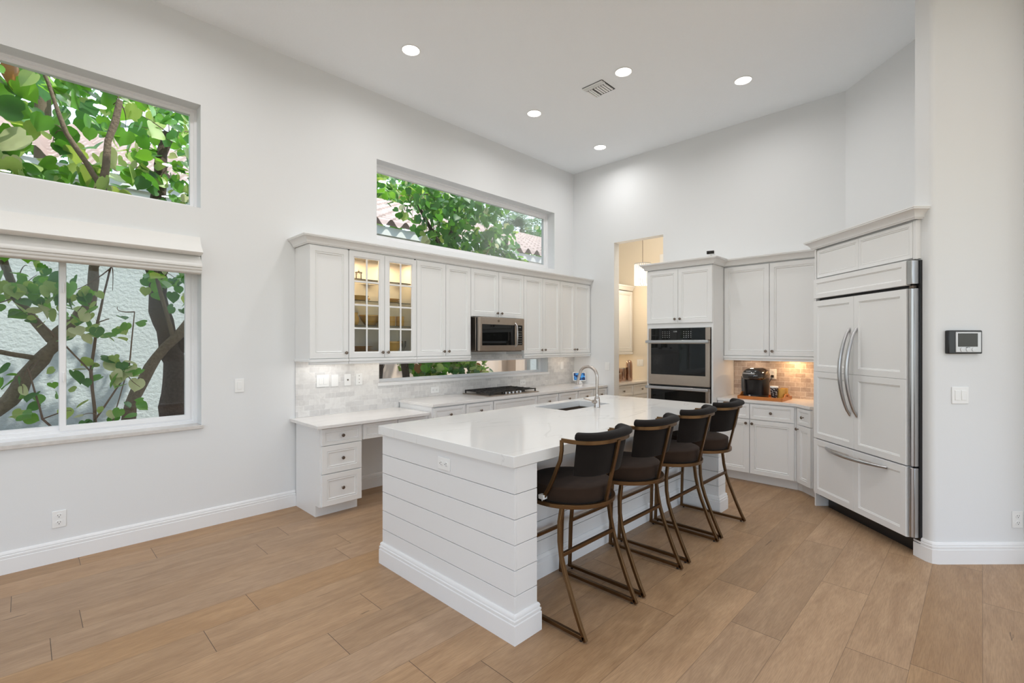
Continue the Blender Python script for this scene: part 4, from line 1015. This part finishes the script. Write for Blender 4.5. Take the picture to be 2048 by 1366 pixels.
# bottles and shakers on the pantry counter
t = thing('cocktail_shaker', 'tall copper cocktail shaker with domed top on the pantry counter', 'shaker', (7.10, 4.22, .909))
MB().lathe([(.050, 0), (.055, .02), (.055, .25)], seg=24, capt=False).build('body', 'copper', t); MB().lathe([(.055, .25), (.050, .30), (.035, .335), (.0001, .345)], seg=24, capb=False).build('domed_lid', 'copper', t, sharp=80)
for k, (x, y) in enumerate(((6.975, 4.26), (7.02, 4.36), (6.80, 4.235))):
    t = thing('canister', ['copper canister next to the tall shaker', 'copper canister behind, second from the tall shaker', 'small copper canister nearest the pantry doorway edge'][k], 'canister', (x, y, .909), 0, 'copper canisters on the pantry counter')
    hh = (.21, .20, .13)[k]; MB().lathe([(.046, 0), (.048, .01), (.048, hh)], seg=22, capt=False).build('body', 'copper', t); MB().lathe([(.049, hh - .01), (.049, hh + .008), (.0001, hh + .012)], seg=22, capb=False).build('lid', 'nickel', t)
# pendant
px_, py_, pz0, pz1 = 6.78, 3.79, 2.44, 2.78
t = thing('pendant_lamp', 'crystal drum pendant lamp hanging in the pantry', 'pendant lamp', (px_, py_, pz1))
MB().tube([(0, 0, 0), (0, 0, H - pz1 - .02)], .0035, 8).build('cord', 'stem', t); MB().lathe([(.05, H - pz1 - .02), (.06, H - pz1 - .001)], seg=20).build('ceiling_canopy', 'chrome', t)
MB().lathe([(.120, -.008), (.128, -.008), (.128, .0), (.120, .0), (.120, -.008)], seg=32, capb=False, capt=False).build('top_ring', 'chrome', t)
for i in range(26):
    a = 2 * math.pi * i / 26; x, y = .122 * math.cos(a), .122 * math.sin(a)
    MB().lathe([(.0001, -.34), (.009, -.325), (.009, -.02), (.0001, -.008)], (x, y, 0), 6).build('crystal_rod', 'crystal', t)
MB().lathe([(.0001, -.24), (.045, -.22), (.055, -.16), (.04, -.10), (.0001, -.08)], seg=20).build('bulb', 'lens', t)
ld = bpy.data.lights.new('pendant_lamp_light', 'POINT'); ld.energy = 10; ld.color = (1, .80, .55); ld.shadow_soft_size = .12
lo = bpy.data.objects.new('pendant_lamp_light', ld); COL.objects.link(lo); lo.location = (px_, py_, pz0 - .10)
ld = bpy.data.lights.new('pantry_ceiling_lamp', 'AREA'); ld.shape = 'DISK'; ld.size = .14; ld.energy = 12; ld.color = (1, .93, .82)
lo = bpy.data.objects.new('pantry_ceiling_lamp', ld); COL.objects.link(lo); lo.location = (6.8, 3.2, H - .02)

# under-cabinet lamps (slim bars hidden behind the light rails)
def strip(x, y, z, sx, sy, e, col, rz=0):
    ld = bpy.data.lights.new('under_cabinet_lamp', 'AREA'); ld.shape = 'RECTANGLE'; ld.size = sx; ld.size_y = sy; ld.energy = e; ld.color = col
    lo = bpy.data.objects.new('under_cabinet_lamp', ld); COL.objects.link(lo); lo.location = (x, y, z); lo.rotation_euler = (0, 0, rz)
strip(2.05, 4.47, 1.375, .35, .04, .8, (1, .97, .93)); strip(2.6, 4.47, 1.375, .35, .04, .5, (1, .90, .78)); strip(3.3, 4.47, 1.375, .4, .04, .35, (1, .93, .85))
strip(5.0, 4.47, 1.375, .4, .04, .25, (1, .9, .8)); strip(5.75, 4.47, 1.375, .3, .04, .4, (1, .78, .58))
strip(5.97, 1.50, 1.375, .05, .05, 2.4, (1, .62, .30)); strip(5.97, 1.95, 1.375, .05, .05, .5, (1, .72, .48))
strip(6.9, 4.47, 1.375, .5, .04, 1.6, (1, .74, .45))

# ---------------------------------------------------------------- outdoors
YF = 7.35
gd = MB().box(-25, 40, YW + .22, 45, -.30, -.10).build('garden_ground', 'soil', smooth=False); gd['kind'] = 'structure'
gd = MB().box(-40, 45, -45, YR - .2, -.30, -.10).box(-40, XL - .2, YR - .2, YW + .22, -.30, -.10).build('patio_ground', 'lawn', smooth=False); gd['kind'] = 'structure'
nh = thing('neighbour_house', 'neighbouring white stucco house with clay tile roof outside the windows', 'house', (2, YF, -.1))
def rel(mb): mb.v = [(x - 2, y - YF, z + .1) for x, y, z in mb.v]; return mb
rel(MB().box(-8, 3.6, YF, YF + .3, -.1, 3.22)).build('stucco_wall', 'stucco', nh, smooth=False)
rel(MB().box(3.6, 16, YF, YF + .3, -.1, 3.22)).build('beige_wall', 'beige', nh, smooth=False)
rel(MB().box(7.35, 7.70, YF - .25, YF, -.1, 3.15)).build('pilaster', 'beige', nh, smooth=False)
rel(MB().box(7.70, 16, YF - .35, YF, -.1, 2.2)).build('white_screen_wall', 'stucco', nh, smooth=False)
rel(MB().box(-8, 16, YF - .21, YF + .3, 3.20, 3.23)).build('soffit', 'fascia', nh, smooth=False)
rel(MB().box(-8, 16, YF - .25, YF - .21, 3.19, 3.45).box(-8, 16, YF - .29, YF - .25, 3.33, 3.47)).build('fascia_board', 'fascia', nh, smooth=False)
mb = MB(); cols = int(24 / .28 * 8); rows = 15; ys = YF - .36; slope = .40; rl = .36
vs = []; 
for r_ in range(rows):
    for e in (0, 1):
        yy = ys + (r_ + e) * rl; base = 3.49 + (r_ + e) * rl * slope + (.035 if e == 0 else 0.0)
        for c_ in range(cols + 1):
            x = -8 + c_ * .28 / 8; vs.append((x, yy, base + .060 * math.sin(2 * math.pi * x / .28)))
fs = []; k = cols + 1
for r_ in range(rows * 2 - 1):
    for c_ in range(cols): fs.append((r_ * k + c_, r_ * k + c_ + 1, (r_ + 1) * k + c_ + 1, (r_ + 1) * k + c_))
mb.add(vs, fs); rel(mb).build('tile_roof', 'roof', nh, sharp=50)

def leaf_geo(mb, c, nrm, up, s, mi, heart=True):
    n = nrm.normalized(); u = (up - n * up.dot(n))
    if u.length < 1e-3: u = Vector((1, 0, 0)) - n * n.x
    u.normalize(); w = u.cross(n)
    sh = [(0, -.40, -.02), (.16, -.53, .02), (.38, -.48, .05), (.54, -.27, .08), (.58, -.02, .09), (.48, .22, .08), (.29, .42, .04), (.10, .56, -.02), (0, .68, -.06), (-.10, .56, -.02), (-.29, .42, .04), (-.48, .22, .08), (-.58, -.02, .09), (-.54, -.27, .08), (-.38, -.48, .05), (-.16, -.53, .02), (0, -.1, -.03), (0, .25, -.035)]
    P = [c + (w * a + u * b + n * d) * s for a, b, d in sh]
    mb.add(P, [(0, 1, 2), (0, 2, 3, 16), (3, 4, 16), (4, 5, 17, 16), (5, 6, 17), (6, 7, 17), (7, 8, 17), (8, 9, 17), (9, 10, 17), (10, 11, 17), (11, 12, 16, 17), (12, 13, 16), (13, 14, 0, 16), (14, 15, 0)], mi)
def foliage(clusters, weights, rnd):
    mb = MB()
    for (cx, cy, cz, rx, ry, rz_, n, s0, s1) in clusters:
        for _ in range(n):
            while True:
                a, b, c = rnd.uniform(-1, 1), rnd.uniform(-1, 1), rnd.uniform(-1, 1)
                if a * a + b * b + c * c <= 1: break
            nr = Vector((rnd.gauss(0, .8), rnd.gauss(-.5, .8), rnd.gauss(.5, .7))); up = Vector((rnd.gauss(0, .6), rnd.gauss(0, .4), -1 + rnd.gauss(0, .5)))
            if nr.length < .1: continue
            leaf_geo(mb, Vector((cx + a * rx, cy + b * ry, cz + c * rz_)), nr, up, rnd.uniform(s0, s1), rnd.choices(range(len(weights)), weights)[0])
    return mb
LM = ['leaf_dark', 'leaf_mid', 'leaf_light', 'leaf_pale', 'leaf_brown']
def tree(name, label, base, limbs, clusters, weights=(4, 5, 2.2, .8, .05), bark='bark', cat='tree', seed=1, main='trunk'):
    rnd = random.Random(seed)
    t = thing(name, label, cat, base)
    B = Vector(base)
    def loc(mb): mb.v = [tuple(Vector(p) - B) for p in mb.v]; return mb
    for i, (pts, r0, r1) in enumerate(limbs):
        P = [Vector(p) for p in pts]; out = []
        for a, b in zip(P, P[1:]):
            for s in range(4):
                u = s / 4; j = Vector((rnd.gauss(0, 1), rnd.gauss(0, 1), rnd.gauss(0, 1))) * r0 * .12 if s else Vector()
                out.append(a.lerp(b, u) + j)
        out.append(P[-1]); n = len(out)
        loc(MB().tube(out, [(r0 + (r1 - r0) * k / (n - 1)) * (1 + rnd.uniform(-.10, .10)) for k in range(n)], 10)).build(main if i == 0 else 'branch', bark, t, sharp=80)
    tw = MB(); nodes = [Vector(p) for pts, _, _ in limbs for p in pts if p[2] > .4]
    for (cx, cy, cz, rx, ry, rz_, n, s0, s1) in clusters:
        if s1 > .3: continue
        for _ in range(max(2, n // 14)):
            e = Vector((cx + rnd.uniform(-.85, .85) * rx, cy + rnd.uniform(-.7, .7) * ry, cz + rnd.uniform(-.85, .85) * rz_))
            b = min(nodes, key=lambda q_: (q_ - e).length + rnd.uniform(0, .3)); k = b.lerp(e, .5) + Vector((rnd.gauss(0, .06), rnd.gauss(0, .04), rnd.gauss(.03, .07)))
            P = [b * (1 - u) ** 2 + k * 2 * u * (1 - u) + e * u * u for u in [i / 7 for i in range(8)]]
            tw.tube(P, .0055, 5, r1=.002)
    if tw.v: loc(tw).build('twigs', 'stem', t)
    if clusters: loc(foliage(clusters, weights, rnd)).build('foliage', LM, t, sharp=70)
    return t
def twigs(clusters, rnd, n, r=.005):
    out = []
    return out
# trees between the houses, seen through the lower and upper garden windows
tree('dark_trunk_tree', 'thick dark-barked tree at the right side of the lower garden window', (1.02, 5.85, -.1),
     [([(1.06, 5.85, -.15), (1.05, 5.85, .9), (1.08, 5.86, 1.35), (.98, 5.87, 1.75), (.90, 5.9, 2.3), (.95, 5.95, 3.0), (1.05, 6.0, 3.7)], .125, .05),
      ([(1.05, 5.86, 1.3), (1.22, 5.85, 1.75), (1.35, 5.9, 2.2), (1.5, 6.0, 3.0)], .07, .035)],
     [(1.20, 5.70, 2.12, .5, .3, .30, 60, .07, .12), (1.15, 6.0, 3.6, .6, .35, .5, 150, .06, .11), (1.25, 5.9, 3.0, .4, .3, .4, 70, .05, .10)], bark='bark_dark', seed=3)
tree('leaning_tree', 'light-barked tree leaning right in front of the dark trunk', (.60, 5.35, -.1),
     [([(.60, 5.35, -.15), (.62, 5.35, .55), (.66, 5.35, 1.0), (.85, 5.40, 1.4), (1.15, 5.45, 1.8), (1.5, 5.5, 2.1), (1.9, 5.6, 2.4)], .055, .040),
      ([(.98, 5.42, 1.6), (.86, 5.4, 2.1), (.80, 5.45, 2.6)], .02, .012), ([(1.5, 5.5, 2.1), (1.55, 5.5, 2.7), (1.3, 5.5, 3.4)], .03, .02)],
     [(1.05, 5.3, 2.2, .35, .25, .2, 34, .06, .11), (1.5, 5.4, 3.2, .5, .3, .5, 80, .07, .12)], seed=5)
tree('curved_tree', 'tree with a bent trunk sweeping up across both lower window panes', (-.55, 5.45, -.1),
     [([(-.85, 5.45, -.15), (-.62, 5.45, .55), (-.42, 5.45, .85), (-.08, 5.45, 1.08), (.10, 5.45, 1.40), (.20, 5.45, 1.62), (.40, 5.48, 1.85), (.45, 5.5, 2.3), (.48, 5.5, 2.9), (.60, 5.5, 3.7)], .075, .025),
      ([(.16, 5.45, 1.56), (-.05, 5.5, 1.9), (-.15, 5.5, 2.4), (-.2, 5.5, 3.2)], .035, .018), ([(.10, 5.45, 1.40), (-.25, 5.4, 1.50), (-.6, 5.4, 1.45)], .022, .012), ([(.48, 5.5, 2.9), (.25, 5.5, 3.3), (.1, 5.5, 3.8)], .025, .012)],
     [(-.25, 5.3, 1.98, .48, .25, .32, 120, .06, .12), (-.35, 5.3, 1.50, .32, .2, .14, 30, .05, .10), (.02, 5.25, 1.15, .28, .15, .22, 22, .05, .10), (.15, 5.25, 1.85, .30, .15, .2, 26, .05, .10), (-.45, 5.75, 3.3, .75, .3, .55, 120, .12, .22), (.55, 5.8, 3.35, .5, .25, .5, 55, .10, .18), (.1, 5.7, 3.85, .8, .3, .3, 60, .11, .20), (0, 5.6, 2.85, .8, .25, .16, 60, .09, .15)],
     weights=(2, 6, 3.6, .9, .10), seed=8)
tree('slender_shrub', 'thin-stemmed shrub with yellow-green leaves in the middle of the lower window', (.42, 5.15, -.1),
     [([(.45, 5.15, -.15), (.42, 5.15, .7), (.38, 5.15, 1.3), (.42, 5.15, 1.7), (.50, 5.15, 2.15)], .016, .007), ([(.44, 5.15, .5), (.10, 5.15, .95), (.02, 5.15, 1.35)], .010, .005), ([(.40, 5.15, .9), (.62, 5.15, 1.3), (.66, 5.15, 1.8)], .008, .004),
      ([(.48, 5.15, .2), (.52, 5.15, .9), (.60, 5.15, 1.25)], .007, .004), ([(.38, 5.15, 1.3), (.2, 5.1, 1.55), (.05, 5.1, 1.75)], .007, .004)],
     [(.42, 5.1, 1.68, .30, .12, .18, 28, .05, .095), (.50, 5.1, 1.28, .26, .10, .14, 24, .06, .12), (.48, 5.1, .98, .28, .10, .12, 15, .05, .09), (.30, 5.1, 1.95, .3, .1, .12, 18, .06, .12)], weights=(4, 2.5, 3, 1.8, .08), bark='stem', cat='shrub', seed=11)
# tree outside the clerestory over the cabinets
tree('broadleaf_tree', 'broad-leaved tree filling the middle of the clerestory window', (4.95, 6.1, -.1),
     [([(4.95, 6.1, -.15), (4.95, 6.1, 1.5), (4.93, 6.1, 2.6), (4.85, 6.1, 3.2), (4.8, 6.1, 3.8)], .11, .05), ([(4.93, 6.1, 2.7), (4.4, 6.0, 3.2), (4.0, 5.95, 3.7)], .04, .02), ([(4.9, 6.1, 2.8), (5.6, 6.0, 3.2), (6.0, 6.0, 3.3)], .035, .015)],
     [(4.75, 5.8, 3.35, .85, .5, .55, 330, .07, .13), (5.6, 5.9, 3.15, .55, .4, .45, 170, .07, .13), (5.95, 5.9, 2.85, .40, .35, .25, 90, .07, .12), (4.0, 5.8, 3.65, .5, .4, .4, 150, .07, .13), (4.45, 5.75, 2.85, .6, .3, .16, 110, .07, .12), (5.1, 5.9, 3.8, .9, .5, .3, 200, .07, .12)], weights=(8, 3.2, .9, .3, .06), bark='bark_dark', seed=21)
tree('garden_shrub', 'leafy green shrub seen through the low window behind the cooktop', (4.3, 5.8, -.1),
     [([(4.3, 5.8, -.15), (4.3, 5.8, .8), (4.25, 5.8, 1.3)], .03, .015)],
     [(3.95, 5.7, 1.25, .38, .25, .18, 100, .07, .12), (4.75, 5.75, 1.25, .45, .25, .18, 130, .07, .12), (4.2, 5.7, 1.15, .4, .2, .12, 60, .07, .12), (5.05, 5.7, 1.05, .3, .2, .12, 50, .06, .1)], weights=(4, 5, 2.5, .8, .1), bark='stem', cat='shrub', seed=31)
for k, (x, dx) in enumerate(((3.27, -.13), (3.60, .15))):
    tree('slim_trunk_tree', ['slim dark trunk leaning right at the left end of the low window', 'slim dark trunk leaning left at the left end of the low window'][k], (x, 5.6, -.1), [([(x + dx, 5.6, -.15), (x + dx * .3, 5.6, 1.1), (x - dx * .5, 5.6, 1.8), (x - dx, 5.6, 2.3)], .055, .035)], [(x + .1, 5.5, 1.36, .2, .15, .08, 8, .06, .1)], bark='bark_dark', seed=41 + k)
# distant planting beyond the roof
for k, (x, y, z, rx, rz_, n) in enumerate(((8.0, 15.6, 7.0, 3.2, 2.4, 800), (14.5, 21, 8.2, 3.4, 2.8, 700), (20.5, 16.5, 6.0, 3.4, 2.2, 500), (.3, 15.5, 8.0, 3.4, 2.8, 600))):
    tree('distant_tree', ['yellow-green tree crown beyond the roof at the left of the clerestory', 'dark tree crown beyond the roof behind the middle of the clerestory', 'distant tree crown far beyond the palm', 'tree crown beyond the roof above the garden window'][k],
         (x, y, -.1), [([(x, y, -.15), (x, y, z)], .25, .12)], [(x, y, z, rx, 1.8, rz_, n, .22, .42)], weights=((2, 4, 4, 1, .1), (5, 4, 1.5, .3, .1), (5, 4, 1.5, .3, .1), (3, 5, 2, .5, .1))[k], seed=60 + k)
def palm(x, y, z0, label, seed, n=26):
    rnd = random.Random(seed); t = thing('palm_tree', label, 'palm tree', (x, y, -.1))
    MB().tube([(0, 0, 0), (.05, 0, z0 * .5), (0, 0, z0)], .16, 12, r1=.12).build('trunk', 'bark', t)
    for i in range(n):
        a = rnd.uniform(0, 2 * math.pi); el = rnd.uniform(-.2, 1.25); ln = rnd.uniform(1.9, 2.8); mb = MB(); prev = None; pts = []
        for s in range(9):
            u = s / 8; r_ = ln * u * math.cos(el * (1 - .3 * u)); zz = z0 + ln * u * math.sin(el) - .75 * ln * u * u
            pts.append(Vector((r_ * math.cos(a), r_ * math.sin(a), zz)))
        mb.tube([tuple(p) for p in pts], .012, 5, r1=.004)
        sidev = Vector((-math.sin(a), math.cos(a), 0))
        for s in range(34):
            u = .10 + .88 * s / 33; k_ = u * 8; i0 = min(int(k_), 7); p = pts[i0].lerp(pts[i0 + 1], k_ - i0); d = (pts[i0 + 1] - pts[i0]).normalized()
            for sg in (-1, 1):
                tip = p + (sidev * sg * .8 + d * .6 + Vector((0, 0, rnd.uniform(-.5, .25)))) * (.62 * (1 - .5 * u)); w_ = d * .024
                mb.add([p - w_, p + w_, tip], [(0, 1, 2)])
        mb.build('frond', 'palm_leaf', t, smooth=False)
palm(15.2, 14.3, 6.6, 'feathery palm at the right end of the clerestory window', 71)
palm(13.4, 16.5, 7.4, 'feathery palm further back behind the broad-leaved tree', 72, 20)
